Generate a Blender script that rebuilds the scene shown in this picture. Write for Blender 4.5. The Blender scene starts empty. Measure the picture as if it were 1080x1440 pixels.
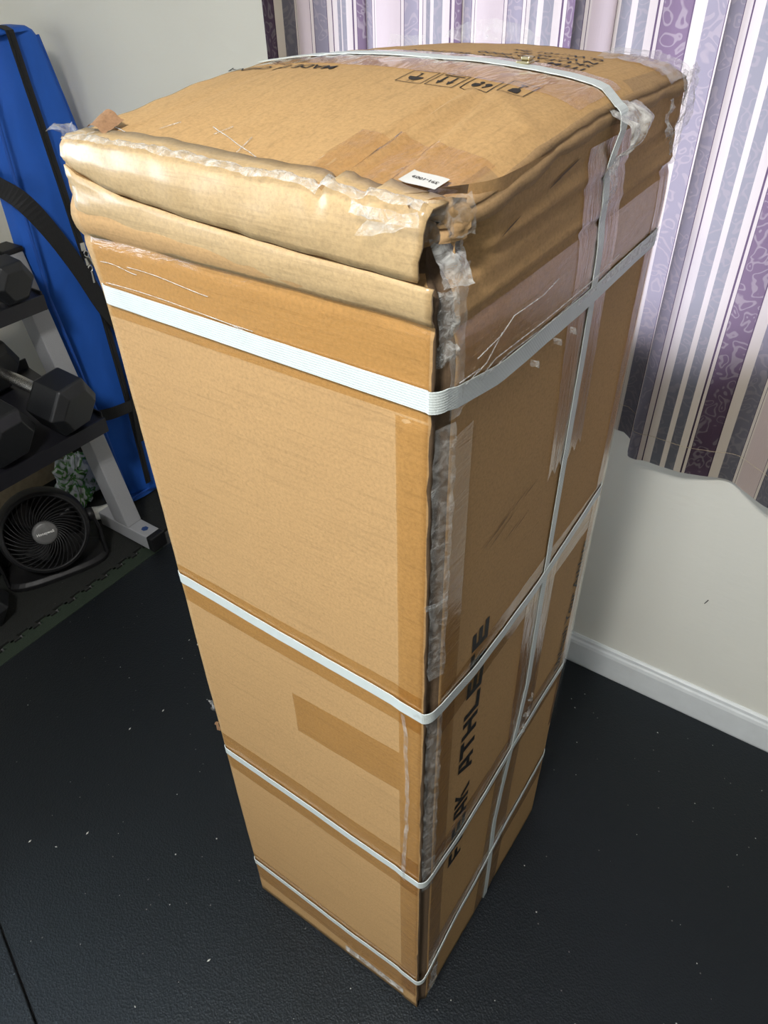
import bpy, bmesh, math, random
from math import pi, sin, cos, exp, radians as rad
from mathutils import Vector, Matrix, noise
random.seed(7)
scene = bpy.context.scene
COL = scene.collection

# ------------------------------------------------------------------ camera
cam_d = bpy.data.cameras.new('camera')
cam = bpy.data.objects.new('camera', cam_d); COL.objects.link(cam)
cam_d.sensor_fit = 'HORIZONTAL'; cam_d.sensor_width = 36.0
cam_d.lens = 1035.77 / 1080 * 36.0
cam_d.clip_start = 0.02
Rm = Matrix(((0.82264453, -0.34356076, 0.45301432, 0.2258),
             (0.5682441, 0.5232159, -0.63509351, -0.3849),
             (-0.01883108, 0.77987892, 0.62564708, 1.4313),
             (0, 0, 0, 1)))
cam.matrix_world = Rm
scene.camera = cam

# ------------------------------------------------------------------ world, lights, exposure
scene.view_settings.view_transform = 'Standard'
scene.view_settings.look = 'None'
scene.view_settings.gamma = 1.0
scene.view_settings.use_curve_mapping = False
scene.view_settings.exposure = 0.0
scene.cycles.use_denoising = True
scene.cycles.max_bounces = 10
scene.cycles.diffuse_bounces = 6
scene.cycles.transparent_max_bounces = 24
scene.cycles.sample_clamp_indirect = 6.0
world = bpy.data.worlds.new('overcast_sky'); scene.world = world
world.use_nodes = True
world.node_tree.nodes['Background'].inputs[0].default_value = (0.80, 0.90, 1.0, 1)
world.node_tree.nodes['Background'].inputs[1].default_value = 0.35

def area(name, loc, rot, sx, sy, power, color):
    l = bpy.data.lights.new(name, 'AREA'); l.shape = 'RECTANGLE'; l.size = sx; l.size_y = sy
    l.energy = power; l.color = color
    o = bpy.data.objects.new(name, l); COL.objects.link(o)
    o.location = loc; o.rotation_euler = rot
    return o
# daylight arriving at two windows, plus added fill through an unseen rear opening
area('daylight_curtain_window', (0.15, 1.75, 1.15), (rad(-90), 0, 0), 3.4, 1.3, 76, (0.97, 0.95, 1.0))
area('daylight_side_window', (-2.16, -1.00, 1.60), (0, rad(-90), 0), 1.35, 1.5, 95, (0.68, 0.84, 1.0))
area('rear_window_fill', (-0.35, -3.16, 1.50), (rad(90), 0, 0), 2.6, 1.4, 28, (0.97, 0.98, 0.96))

# ------------------------------------------------------------------ helpers
def mat(name):
    m = bpy.data.materials.new(name); m.use_nodes = True
    nt = m.node_tree; nt.nodes.clear()
    out = nt.nodes.new('ShaderNodeOutputMaterial')
    return m, nt, out
def N(nt, t, **kw):
    n = nt.nodes.new('ShaderNode' + t)
    for k, v in kw.items():
        if k in n.inputs.keys() if isinstance(k, str) else False: n.inputs[k].default_value = v
        else: setattr(n, k, v)
    return n
def L(nt, a, b): nt.links.new(a, b)
def c4(c): return (c[0], c[1], c[2], 1.0)
def ramp(nt, fac, stops, interp='LINEAR'):
    r = nt.nodes.new('ShaderNodeValToRGB'); r.color_ramp.interpolation = interp
    el = r.color_ramp.elements
    while len(el) > 1: el.remove(el[-1])
    el[0].position = stops[0][0]; el[0].color = c4(stops[0][1])
    for p, c in stops[1:]:
        e = el.new(p); e.color = c4(c)
    L(nt, fac, r.inputs[0]); return r.outputs[0]
def coords(nt, scale=(1, 1, 1), kind='Object', rot=(0, 0, 0)):
    tc = nt.nodes.new('ShaderNodeTexCoord'); mp = nt.nodes.new('ShaderNodeMapping')
    mp.inputs['Scale'].default_value = scale; mp.inputs['Rotation'].default_value = rot
    L(nt, tc.outputs[kind], mp.inputs[0]); return mp.outputs[0]
def noise_tex(nt, vec, scale, detail=3, rough=0.55, dist=0.0):
    n = nt.nodes.new('ShaderNodeTexNoise')
    n.inputs['Scale'].default_value = scale; n.inputs['Detail'].default_value = detail
    n.inputs['Roughness'].default_value = rough; n.inputs['Distortion'].default_value = dist
    L(nt, vec, n.inputs['Vector']); return n.outputs[0]
def mixc(nt, fac, a, b, mode='MIX'):
    m = nt.nodes.new('ShaderNodeMix'); m.data_type = 'RGBA'; m.blend_type = mode
    for s, v in ((m.inputs[0], fac), (m.inputs[6], a), (m.inputs[7], b)):
        if hasattr(v, 'is_linked'): L(nt, v, s)
        elif isinstance(v, (int, float)): s.default_value = v
        else: s.default_value = c4(v)
    return m.outputs[2]
def math_n(nt, op, a, b=None):
    m = nt.nodes.new('ShaderNodeMath'); m.operation = op
    for s, v in zip(m.inputs, (a, b)):
        if v is None: continue
        if hasattr(v, 'is_linked'): L(nt, v, s)
        else: s.default_value = v
    return m.outputs[0]
def bump(nt, h, strength=0.2, dist=0.002):
    b = nt.nodes.new('ShaderNodeBump'); b.inputs['Strength'].default_value = strength
    b.inputs['Distance'].default_value = dist; L(nt, h, b.inputs['Height']); return b.outputs[0]
def principled(nt, out, color, rough=0.6, metal=0.0, spec=0.5, normal=None, **kw):
    p = nt.nodes.new('ShaderNodeBsdfPrincipled')
    for s, v in ((p.inputs['Base Color'], color), (p.inputs['Roughness'], rough), (p.inputs['Metallic'], metal)):
        if hasattr(v, 'is_linked'): L(nt, v, s)
        elif isinstance(v, (int, float)): s.default_value = v
        else: s.default_value = c4(v)
    p.inputs['Specular IOR Level'].default_value = spec
    for k, v in kw.items(): p.inputs[k].default_value = v
    if normal is not None: L(nt, normal, p.inputs['Normal'])
    L(nt, p.outputs[0], out.inputs[0]); return p
def simple(name, color, rough=0.6, metal=0.0, spec=0.5, nscale=60, nvar=0.12, bstr=0.1, bdist=0.001, **kw):
    m, nt, out = mat(name)
    v = coords(nt)
    f = noise_tex(nt, v, nscale, 4)
    a = tuple(c * (1 - nvar) for c in color); b = tuple(min(1, c * (1 + nvar)) for c in color)
    col = ramp(nt, f, [(0.3, a), (0.7, b)])
    principled(nt, out, col, rough, metal, spec, bump(nt, f, bstr, bdist), **kw)
    return m

class MB:
    def __init__(s): s.v = []; s.f = []; s.uv = {}
    def add(s, vs, fs):
        b = len(s.v); s.v += [tuple(p) for p in vs]; s.f += [tuple(b + i for i in f) for f in fs]
    def grid(s, fn, nu, nv, close_u=False):
        b = len(s.v)
        for j in range(nv):
            for i in range(nu): s.v.append(tuple(fn(i, j)))
        for j in range(nv - 1):
            for i in range(nu if close_u else nu - 1):
                i2 = (i + 1) % nu
                s.f.append((b + j * nu + i, b + j * nu + i2, b + (j + 1) * nu + i2, b + (j + 1) * nu + i))
    def box(s, a, b):
        x0, y0, z0 = a; x1, y1, z1 = b
        s.add([(x0, y0, z0), (x1, y0, z0), (x1, y1, z0), (x0, y1, z0), (x0, y0, z1), (x1, y0, z1), (x1, y1, z1), (x0, y1, z1)],
              [(0, 3, 2, 1), (4, 5, 6, 7), (0, 1, 5, 4), (1, 2, 6, 5), (2, 3, 7, 6), (3, 0, 4, 7)])
    def prism(s, pts, M):   # pts: list of (outline, depth) rings ; M: 4x4
        n = len(pts[0][0]); b = len(s.v)
        for ring, d in pts:
            for (u, w) in ring: s.v.append(tuple(M @ Vector((u, w, d))))
        for k in range(len(pts) - 1):
            for i in range(n):
                j = (i + 1) % n
                s.f.append((b + k * n + i, b + k * n + j, b + (k + 1) * n + j, b + (k + 1) * n + i))
        s.f.append(tuple(b + i for i in reversed(range(n))))
        s.f.append(tuple(b + (len(pts) - 1) * n + i for i in range(n)))
    def tube(s, path, r, seg=8, caps=True, flat=None):
        path = [Vector(p) for p in path]; b = len(s.v); n = len(path)
        up = Vector((0.013, 0.021, 1)).normalized()
        for k, p in enumerate(path):
            t = (path[min(k + 1, n - 1)] - path[max(k - 1, 0)]).normalized()
            a = t.cross(up)
            if a.length < 0.05: a = t.cross(Vector((1, 0.02, 0)))
            a.normalize(); c = a.cross(t).normalized()
            rr = r[k] if isinstance(r, (list, tuple)) else r
            for i in range(seg):
                q = 2 * pi * i / seg
                s.v.append(tuple(p + a * (cos(q) * rr) + c * (sin(q) * rr)))
        for k in range(n - 1):
            for i in range(seg):
                j = (i + 1) % seg
                s.f.append((b + k * seg + i, b + k * seg + j, b + (k + 1) * seg + j, b + (k + 1) * seg + i))
        if caps:
            s.f.append(tuple(b + i for i in reversed(range(seg)))); s.f.append(tuple(b + (n - 1) * seg + i for i in range(seg)))
    def ribbon(s, path, normals, widths, thick, wdirs=None):
        n = len(path); b = len(s.v)
        path = [Vector(p) for p in path]
        for k, p in enumerate(path):
            t = (path[min(k + 1, n - 1)] - path[max(k - 1, 0)]).normalized()
            nn = Vector(normals[k]).normalized()
            w = t.cross(nn).normalized() if wdirs is None else Vector(wdirs[k]).normalized()
            ww = widths[k] if isinstance(widths, (list, tuple)) else widths
            for (a, c) in ((-.5, 0), (.5, 0), (.5, 1), (-.5, 1)):
                s.v.append(tuple(p + w * (a * ww) + nn * (c * thick)))
        for k in range(n - 1):
            for i in range(4):
                j = (i + 1) % 4
                s.f.append((b + k * 4 + i, b + k * 4 + j, b + (k + 1) * 4 + j, b + (k + 1) * 4 + i))
        s.f.append((b, b + 3, b + 2, b + 1)); e = b + (n - 1) * 4; s.f.append((e, e + 1, e + 2, e + 3))
    def lathe(s, prof, M, seg=48):
        b = len(s.v); n = len(prof)
        for k in range(seg):
            q = 2 * pi * k / seg
            for (r, d) in prof: s.v.append(tuple(M @ Vector((r * cos(q), r * sin(q), d))))
        for k in range(seg):
            k2 = (k + 1) % seg
            for i in range(n - 1):
                s.f.append((b + k * n + i, b + k2 * n + i, b + k2 * n + i + 1, b + k * n + i + 1))
    def build(s, name, m, parent=None, smooth=False, bevel=0.0, solid=0.0, kind=None, fix=True):
        me = bpy.data.meshes.new(name); me.from_pydata(s.v, [], s.f); me.update()
        if fix:
            bm = bmesh.new(); bm.from_mesh(me)
            bmesh.ops.recalc_face_normals(bm, faces=bm.faces); bm.to_mesh(me); bm.free()
        if smooth:
            for p in me.polygons: p.use_smooth = True
        me.materials.append(m)
        o = bpy.data.objects.new(name, me); COL.objects.link(o)
        if parent is not None:
            o.parent = parent
            T = Matrix.Identity(4)
            q = parent; chain = []
            while q is not None: chain.append(q); q = q.parent
            for q in reversed(chain):
                T = T @ q.matrix_parent_inverse @ q.matrix_basis
            o.matrix_parent_inverse = T.inverted()
        if bevel > 0:
            bv = o.modifiers.new('bevel', 'BEVEL'); bv.width = bevel; bv.segments = 2; bv.limit_method = 'ANGLE'
        if solid > 0:
            sd = o.modifiers.new('solidify', 'SOLIDIFY'); sd.thickness = solid; sd.offset = 0
        if kind: o['kind'] = kind
        return o
def thing(name, label, cat, loc=(0, 0, 0), group=None):
    o = bpy.data.objects.new(name, None); COL.objects.link(o); o.location = loc
    o.empty_display_size = 0.05
    tag(o, label, cat, group); return o
def tag(o, label, cat, group=None):
    o['label'] = label; o['category'] = cat
    if group: o['group'] = group
    return o
def nz(x, y, z=0.0): return noise.noise(Vector((x, y, z)))
def lerp(a, b, t): return a + (b - a) * t
def interp(x, xs, ys):
    if x <= xs[0]: return ys[0]
    for i in range(len(xs) - 1):
        if x <= xs[i + 1]:
            t = (x - xs[i]) / (xs[i + 1] - xs[i]); return ys[i] + (ys[i + 1] - ys[i]) * t
    return ys[-1]
def linsp(a, b, n): return [a + (b - a) * i / (n - 1) for i in range(n)]
def text_mesh(body, size, shear=0.0, spacing=1.0, bold=0.0):
    cu = bpy.data.curves.new('text', 'FONT'); cu.body = body; cu.size = size; cu.shear = shear
    cu.space_character = spacing; cu.offset = bold; cu.resolution_u = 2; cu.fill_mode = 'FRONT'
    ob = bpy.data.objects.new('text', cu); COL.objects.link(ob)
    dg = bpy.context.evaluated_depsgraph_get(); dg.update()
    me = bpy.data.meshes.new_from_object(ob.evaluated_get(dg))
    vs = [tuple(v.co) for v in me.vertices]; fs = [tuple(p.vertices) for p in me.polygons]
    bpy.data.objects.remove(ob); bpy.data.curves.remove(cu); bpy.data.meshes.remove(me)
    return vs, fs

# ------------------------------------------------------------------ materials
def wall_material(name, color):
    m, nt, out = mat(name)
    v = coords(nt, (1, 1, 3.0))
    f = noise_tex(nt, v, 38, 4, 0.6); g = noise_tex(nt, coords(nt), 2.5, 2)
    col = ramp(nt, g, [(0.3, tuple(c * 0.95 for c in color)), (0.7, color)])
    principled(nt, out, col, 0.75, 0, 0.3, bump(nt, f, 0.35, 0.002)); return m
M_wall = wall_material('painted_wall', (0.80, 0.79, 0.715))
M_wall_left = wall_material('painted_wall_warm', (0.72, 0.69, 0.60))
M_ceil = wall_material('ceiling_paint', (0.75, 0.74, 0.70))
M_trim = simple('white_trim_paint', (0.72, 0.75, 0.76), 0.4, nscale=25, nvar=0.04, bstr=0.05)
M_slab = simple('concrete_slab', (0.10, 0.10, 0.10), 0.9)
M_vinyl = simple('white_window_frame', (0.75, 0.75, 0.75), 0.35)

def rubber_material(name, base, fleck, rough, spec=0.5):
    m, nt, out = mat(name)
    v = coords(nt)
    vo = nt.nodes.new('ShaderNodeTexVoronoi'); vo.inputs['Scale'].default_value = 260; L(nt, v, vo.inputs['Vector'])
    n1 = noise_tex(nt, v, 420, 3, 0.7); n2 = noise_tex(nt, v, 3, 3)
    gran = ramp(nt, n1, [(0.35, tuple(c * 0.55 for c in base)), (0.62, tuple(c * 1.35 for c in base))])
    big = mixc(nt, n2, gran, tuple(c * 1.3 for c in base))
    vo2 = nt.nodes.new('ShaderNodeTexVoronoi'); vo2.inputs['Scale'].default_value = 75; L(nt, v, vo2.inputs['Vector'])
    d = math_n(nt, 'LESS_THAN', vo2.outputs['Distance'], 0.10)
    sel = nt.nodes.new('ShaderNodeSeparateColor'); L(nt, vo2.outputs['Color'], sel.inputs[0])
    sp = math_n(nt, 'MULTIPLY', d, math_n(nt, 'GREATER_THAN', sel.outputs[0], 0.90))
    col = mixc(nt, sp, big, fleck)
    r = ramp(nt, n1, [(0.3, (rough - .08,) * 3), (0.7, (rough + .08,) * 3)])
    h = math_n(nt, 'ADD', n1, math_n(nt, 'MULTIPLY', vo.outputs['Distance'], 0.8))
    principled(nt, out, col, r, 0, spec, bump(nt, h, 0.55, 0.0012), **{'Specular Tint': (.78, .90, 1, 1)}); return m  # specular tint carries the bluish daylight sheen
M_rubber = rubber_material('black_rubber', (0.0046, 0.0055, 0.0066), (0.13, 0.125, 0.12), 0.40, 0.42)
M_foam = rubber_material('grey_foam', (0.014, 0.014, 0.012), (0.08, 0.08, 0.07), 0.72, 0.3)
M_border = rubber_material('dark_green_foam', (0.018, 0.026, 0.016), (0.07, 0.09, 0.07), 0.75, 0.3)

# cardboard -----------------------------------------------------------------
def cardboard_material(name, base, streak='x', dirt=0.5, rough=0.78, **kw):
    m, nt, out = mat(name)
    v = coords(nt)
    sc = {'x': (6, 60, 160), 'y': (160, 6, 160), 'z': (160, 160, 6)}[streak]
    fib = noise_tex(nt, v, 320, 5, 0.72)
    blotch = noise_tex(nt, v, 9, 4, 0.6)
    st = noise_tex(nt, coords(nt, sc), 1.6, 3, 0.7)
    col = ramp(nt, fib, [(0.30, tuple(c * 0.78 for c in base)), (0.5, base), (0.72, tuple(min(1, c * 1.16) for c in base))])
    col = mixc(nt, math_n(nt, 'MULTIPLY', blotch, 0.35), col, tuple(c * 0.86 for c in base))
    stm = ramp(nt, st, [(0.53, (0, 0, 0)), (0.70, (1, 1, 1))])
    col = mixc(nt, math_n(nt, 'MULTIPLY', stm, 0.34), col, tuple(c * 0.55 for c in base))
    dn = noise_tex(nt, v, 26, 5, 0.75, 0.5)
    dm = ramp(nt, dn, [(0.62, (0, 0, 0)), (0.80, (1, 1, 1))])
    col = mixc(nt, math_n(nt, 'MULTIPLY', dm, dirt * 0.5), col, (0.10, 0.075, 0.05))
    h = math_n(nt, 'ADD', math_n(nt, 'MULTIPLY', fib, 0.6), math_n(nt, 'MULTIPLY', st, 0.6))
    principled(nt, out, col, rough, 0, 0.25, bump(nt, h, 0.30, 0.0012), **kw); return m
KRAFT = (0.462, 0.280, 0.121)
M_card_wall = cardboard_material('kraft_cardboard', KRAFT, 'x', 0.25)
M_card_top = cardboard_material('kraft_cardboard_top', (0.475, 0.292, 0.125), 'y', 0.6)
M_card_flap = cardboard_material('kraft_cardboard_worn', (0.50, 0.345, 0.172), 'x', 0.35, 0.5, **{'Coat Weight': 0.55, 'Coat Roughness': 0.22})
M_card_dark = cardboard_material('crushed_dirt_and_shade_cardboard', (0.13, 0.085, 0.05), 'z', 1.0)  # dirt of the corner channel, also painted shade of the top cavity
M_card_worn = cardboard_material('worn_dirty_cardboard', (0.38, 0.24, 0.115), 'y', 1.7)
M_card_torn = cardboard_material('torn_cardboard', (0.30, 0.17, 0.09), 'z', 0.5)

def film_material(name, tint, gloss_rough=0.12, bscale=(40, 40, 40), bstr=0.5, haze=0.0, hazecol=(0.85, 0.85, 0.82), spec=1.0):
    m, nt, out = mat(name)
    n1 = noise_tex(nt, coords(nt, bscale), 1.0, 4, 0.65, 0.6)
    nrm = bump(nt, n1, bstr, 0.004)
    tr = N(nt, 'BsdfTransparent'); tr.inputs[0].default_value = c4(tint)
    gl = N(nt, 'BsdfGlossy'); gl.inputs['Roughness'].default_value = gloss_rough
    gl.inputs['Color'].default_value = (1, 1, 1, 1); L(nt, nrm, gl.inputs['Normal'])
    ge = N(nt, 'NewGeometry'); fr = N(nt, 'Fresnel'); L(nt, nrm, fr.inputs['Normal'])
    L(nt, math_n(nt, 'ADD', math_n(nt, 'MULTIPLY', ge.outputs['Backfacing'], 1 / 1.48 - 1.48), 1.48), fr.inputs['IOR'])
    f = math_n(nt, 'MULTIPLY', fr.outputs[0], spec)
    mx = N(nt, 'MixShader'); L(nt, f, mx.inputs[0]); L(nt, tr.outputs[0], mx.inputs[1]); L(nt, gl.outputs[0], mx.inputs[2])
    last = mx.outputs[0]
    if haze > 0:
        df = N(nt, 'BsdfDiffuse'); df.inputs[0].default_value = c4(hazecol); L(nt, nrm, df.inputs['Normal'])
        hz = ramp(nt, n1, [(0.40, (haze * 0.25,) * 3), (0.72, (min(1, haze * 1.4),) * 3)])
        mh = N(nt, 'MixShader'); L(nt, hz, mh.inputs[0]); L(nt, last, mh.inputs[1]); L(nt, df.outputs[0], mh.inputs[2]); last = mh.outputs[0]
    L(nt, last, out.inputs[0]); return m
M_tape = film_material('clear_packing_tape', (0.955, 0.885, 0.74), 0.16, (14, 14, 60), 0.35)
M_tape_v = film_material('clear_packing_tape_wrinkled', (0.92, 0.82, 0.68), 0.18, (60, 60, 10), 0.7, spec=1.2)
M_tape_top = film_material('clear_packing_tape_loose', (0.975, 0.925, 0.85), 0.10, (26, 9, 26), 0.9, spec=1.1)
M_film = film_material('crumpled_plastic_film', (0.98, 0.98, 0.97), 0.22, (90, 90, 90), 0.7, 0.22, spec=.7)
M_film_white = film_material('gathered_plastic_film', (0.97, 0.97, 0.96), 0.18, (70, 70, 70), 0.6, 0.60, spec=1.2)
M_film_edge = film_material('bunched_plastic_film', (0.95, 0.95, 0.94), 0.25, (140, 140, 140), 0.7, 0.40, spec=.6)

def strap_material():
    m, nt, out = mat('white_woven_strap')
    v = coords(nt)
    w1 = N(nt, 'TexWave'); w1.wave_type = 'BANDS'; w1.bands_direction = 'DIAGONAL'; w1.inputs['Scale'].default_value = 180; L(nt, v, w1.inputs['Vector'])
    w2 = N(nt, 'TexWave'); w2.wave_type = 'BANDS'; w2.bands_direction = 'Z'; w2.inputs['Scale'].default_value = 150; L(nt, v, w2.inputs['Vector'])
    h = math_n(nt, 'ADD', w1.outputs['Fac'], w2.outputs['Fac'])
    d = noise_tex(nt, v, 45, 5, 0.7)
    col = ramp(nt, d, [(0.30, (0.61, 0.66, 0.645)), (0.66, (0.57, 0.62, 0.60)), (0.78, (0.45, 0.47, 0.44))])
    principled(nt, out, col, 0.42, 0, 0.5, bump(nt, h, 0.25, 0.0006)); return m
M_strap = strap_material()
M_ink = simple('black_print_ink', (0.012, 0.011, 0.010), 0.55, nvar=0.3)
M_ink_thin = simple('black_stamp_ink', (0.022, 0.017, 0.012), 0.7, nvar=0.3)
M_label = simple('white_paper_label', (0.64, 0.635, 0.60), 0.5, nvar=0.03)
M_brass = simple('crimped_metal_clip', (0.55, 0.48, 0.30), 0.3, 1.0)
M_bluefab = None
def fabric_material(name, color, scale=900, rough=0.75, sheen=0.2):
    m, nt, out = mat(name)
    v = coords(nt)
    ch = N(nt, 'TexChecker'); ch.inputs['Scale'].default_value = scale; L(nt, v, ch.inputs['Vector'])
    wr = noise_tex(nt, coords(nt, (6, 6, 3.5)), 1.6, 4, 0.55, 0.5)
    col = ramp(nt, wr, [(0.3, tuple(c * 0.88 for c in color)), (0.7, tuple(c * 1.08 for c in color))])
    h = math_n(nt, 'ADD', math_n(nt, 'MULTIPLY', ch.outputs['Fac'], 0.06), wr)
    principled(nt, out, col, rough, 0, 0.4, bump(nt, h, 0.35, 0.008)); return m
M_blue = fabric_material('blue_nylon_fabric', (0.016, 0.115, 0.54), 700, 0.6)
M_piping = fabric_material('blue_piping', (0.012, 0.085, 0.42), 900, 0.6)
M_webbing = simple('black_webbing', (0.010, 0.010, 0.011), 0.8, nscale=300, nvar=0.4, bstr=0.4)
M_zip = simple('black_zipper_tape', (0.010, 0.010, 0.010), 0.65, nscale=400, nvar=0.3, bstr=0.5)
M_silver = simple('silver_zip_pull', (0.62, 0.60, 0.56), 0.28, 1.0)
M_rackgrey = simple('grey_powder_coat', (0.28, 0.285, 0.30), 0.45, nscale=500, nvar=0.06, bstr=0.15)
M_rackblack = simple('black_powder_coat', (0.012, 0.012, 0.016), 0.36, nscale=500, nvar=0.2, bstr=0.15)
M_dumb = simple('black_dumbbell_rubber', (0.011, 0.012, 0.014), 0.40, nscale=240, nvar=0.2, bstr=0.12)
M_chrome = simple('knurled_chrome', (0.72, 0.70, 0.66), 0.25, 1.0, nscale=700, bstr=0.6)
M_plast = simple('black_fan_plastic', (0.008, 0.008, 0.009), 0.46, 0.0, 0.3, nvar=0.2)
M_plast_in = simple('fan_inner_black', (0.004, 0.004, 0.004), 0.8)
M_hub = simple('grey_hub_plastic', (0.10, 0.10, 0.10), 0.4)
M_white_ink = simple('white_logo_ink', (0.70, 0.70, 0.68), 0.5)
M_blue_sticker = simple('blue_round_sticker', (0.02, 0.05, 0.16), 0.5)
M_beige = simple('beige_carton', (0.42, 0.34, 0.22), 0.8)
M_paper = simple('white_paper', (0.62, 0.62, 0.58), 0.7)
def glass_material():
    m, nt, out = mat('window_glass')
    tr = N(nt, 'BsdfTransparent'); gl = N(nt, 'BsdfGlossy'); gl.inputs['Roughness'].default_value = 0.02
    fr = N(nt, 'Fresnel'); mx = N(nt, 'MixShader')
    L(nt, fr.outputs[0], mx.inputs[0]); L(nt, tr.outputs[0], mx.inputs[1]); L(nt, gl.outputs[0], mx.inputs[2]); L(nt, mx.outputs[0], out.inputs[0])
    return m
M_glass = glass_material()

# curtain: stripes woven in the cloth; light passes through it
def curtain_material():
    m, nt, out = mat('striped_curtain_cloth')
    uv = N(nt, 'UVMap'); sx = N(nt, 'SeparateXYZ'); L(nt, uv.outputs[0], sx.inputs[0])
    u = sx.outputs[0]
    W = [('wide', 3.8), ('line', .18), ('cream', 1.7), ('char', 2.5), ('line', .12), ('cream', .45), ('line', .10), ('cream', .35), ('beige', 4.2),
         ('line', .10), ('cream', .5), ('line', .15), ('char', 2.4), ('line', .12), ('cream', .8), ('line', .22), ('cream', 1.3), ('char2', 1.8), ('cream', .85), ('char2', 1.6),
         ('cream', 1.2), ('line', .30), ('cream', .55), ('line', .12)]
    tot = sum(w for _, w in W)
    per = tot / 100.0
    fr = math_n(nt, 'FRACT', math_n(nt, 'DIVIDE', u, per))
    refl = {'wide': (.030, .017, .016), 'line': (.02, .015, .015), 'cream': (.56, .49, .37), 'char': (.050, .055, .046), 'beige': (.46, .36, .29), 'char2': (.046, .052, .050)}
    tran = {'wide': (.37, .28, .44), 'line': (.24, .17, .30), 'cream': (.84, .80, .90), 'char': (.53, .50, .64), 'beige': (.80, .74, .86), 'char2': (.50, .50, .60)}
    figc = {'wide': .0, 'line': 0, 'cream': 0, 'char': .0, 'beige': 0, 'char2': 0}
    def stops(t):
        s = []; p = 0.0
        for k, w in W: s.append((p / tot, t[k])); p += w
        return s
    R = ramp(nt, fr, stops(refl), 'CONSTANT'); T = ramp(nt, fr, stops(tran), 'CONSTANT')
    fig = {k: ((1,) * 3 if k in ('wide', 'char') else ((.6,) * 3 if k == 'char2' else (0, 0, 0))) for k in refl}
    FG = ramp(nt, fr, stops(fig), 'CONSTANT')
    # paisley-like swirls
    mp = N(nt, 'Mapping'); mp.inputs['Scale'].default_value = (1, 1, 1); L(nt, uv.outputs[0], mp.inputs[0])
    nn = N(nt, 'TexNoise'); nn.inputs['Scale'].default_value = 26; nn.inputs['Detail'].default_value = 1.5; L(nt, mp.outputs[0], nn.inputs['Vector'])
    va = N(nt, 'VectorMath'); va.operation = 'MULTIPLY_ADD'; L(nt, nn.outputs['Color'], va.inputs[0]); va.inputs[1].default_value = (.05, .05, .05); L(nt, mp.outputs[0], va.inputs[2])
    vo = N(nt, 'TexVoronoi'); vo.feature = 'SMOOTH_F1'; vo.inputs['Scale'].default_value = 52; L(nt, va.outputs[0], vo.inputs['Vector'])
    sw = math_n(nt, 'SINE', math_n(nt, 'MULTIPLY', vo.outputs['Distance'], 22.0))
    swm = ramp(nt, sw, [(0.35, (0, 0, 0)), (0.85, (1, 1, 1))])
    swf = math_n(nt, 'MULTIPLY', swm, FG)
    R2 = mixc(nt, math_n(nt, 'MULTIPLY', swf, 0.60), R, (.125, .125, .11))
    T2 = mixc(nt, math_n(nt, 'MULTIPLY', swf, 0.55), T, (.70, .62, .72))
    wv = noise_tex(nt, coords(nt, (1, 1, 0.25)), 520, 2)
    nrm = bump(nt, wv, 0.25, 0.001)
    df = N(nt, 'BsdfDiffuse'); L(nt, R2, df.inputs[0]); L(nt, nrm, df.inputs['Normal'])
    tl = N(nt, 'BsdfTranslucent'); L(nt, T2, tl.inputs[0]); L(nt, nrm, tl.inputs['Normal'])
    ad = N(nt, 'MixShader'); ad.inputs[0].default_value = 0.42
    L(nt, df.outputs[0], ad.inputs[1]); L(nt, tl.outputs[0], ad.inputs[2])
    L(nt, ad.outputs[0], out.inputs[0]); return m, per
M_curtain, CPER = curtain_material()

# ------------------------------------------------------------------ room shell
XL, XR, YB, YF, ZC = -1.98, 2.7, 0.855, -3.0, 2.45
def struct(o): o['kind'] = 'structure'; return o
def wall_with_hole(name, m, axis, pos, thick, a0, a1, z0, z1, hole):
    mb = MB()
    def bx(p0, p1, q0, q1):
        if axis == 'y': mb.box((p0, min(pos, pos + thick), q0), (p1, max(pos, pos + thick), q1))
        else: mb.box((min(pos, pos + thick), p0, q0), (max(pos, pos + thick), p1, q1))
    h0, h1, g0, g1 = hole
    bx(a0, h0, z0, z1); bx(h1, a1, z0, z1); bx(h0, h1, z0, g0); bx(h0, h1, g1, z1)
    return struct(mb.build(name, m))
W1 = (-0.80, 1.05, 0.84, 2.08)
W2 = (-1.75, -0.28, 0.85, 2.25)
W3 = (-1.60, 0.90, 0.80, 2.15)  # unseen rear opening, added to let fill light in
wall_with_hole('wall_back', M_wall, 'y', YB, 0.14, XL - .14, XR + .14, -0.012, ZC, W1)
wall_with_hole('wall_left', M_wall_left, 'x', XL, -0.14, YF - .14, YB, -0.012, ZC, W2)
wall_with_hole('wall_front', M_wall, 'y', YF, -0.14, XL, XR + .14, -0.012, ZC, W3)
mb = MB(); mb.box((XR, YF, -.012), (XR + .14, YB, ZC)); struct(mb.build('wall_right', wall_material('low_bounce_wall', (0.30, 0.29, 0.27))))  # unseen side wall, colour darkened to cut bounce onto the carton's right side
mb = MB(); mb.box((XL - .14, YF - .14, -.112), (XR + .14, YB + .14, -.012)); struct(mb.build('floor', M_slab))
mb = MB(); mb.box((XL - .14, YF - .14, ZC), (XR + .14, YB + .14, ZC + .1)); struct(mb.build('ceiling', M_ceil))
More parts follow.
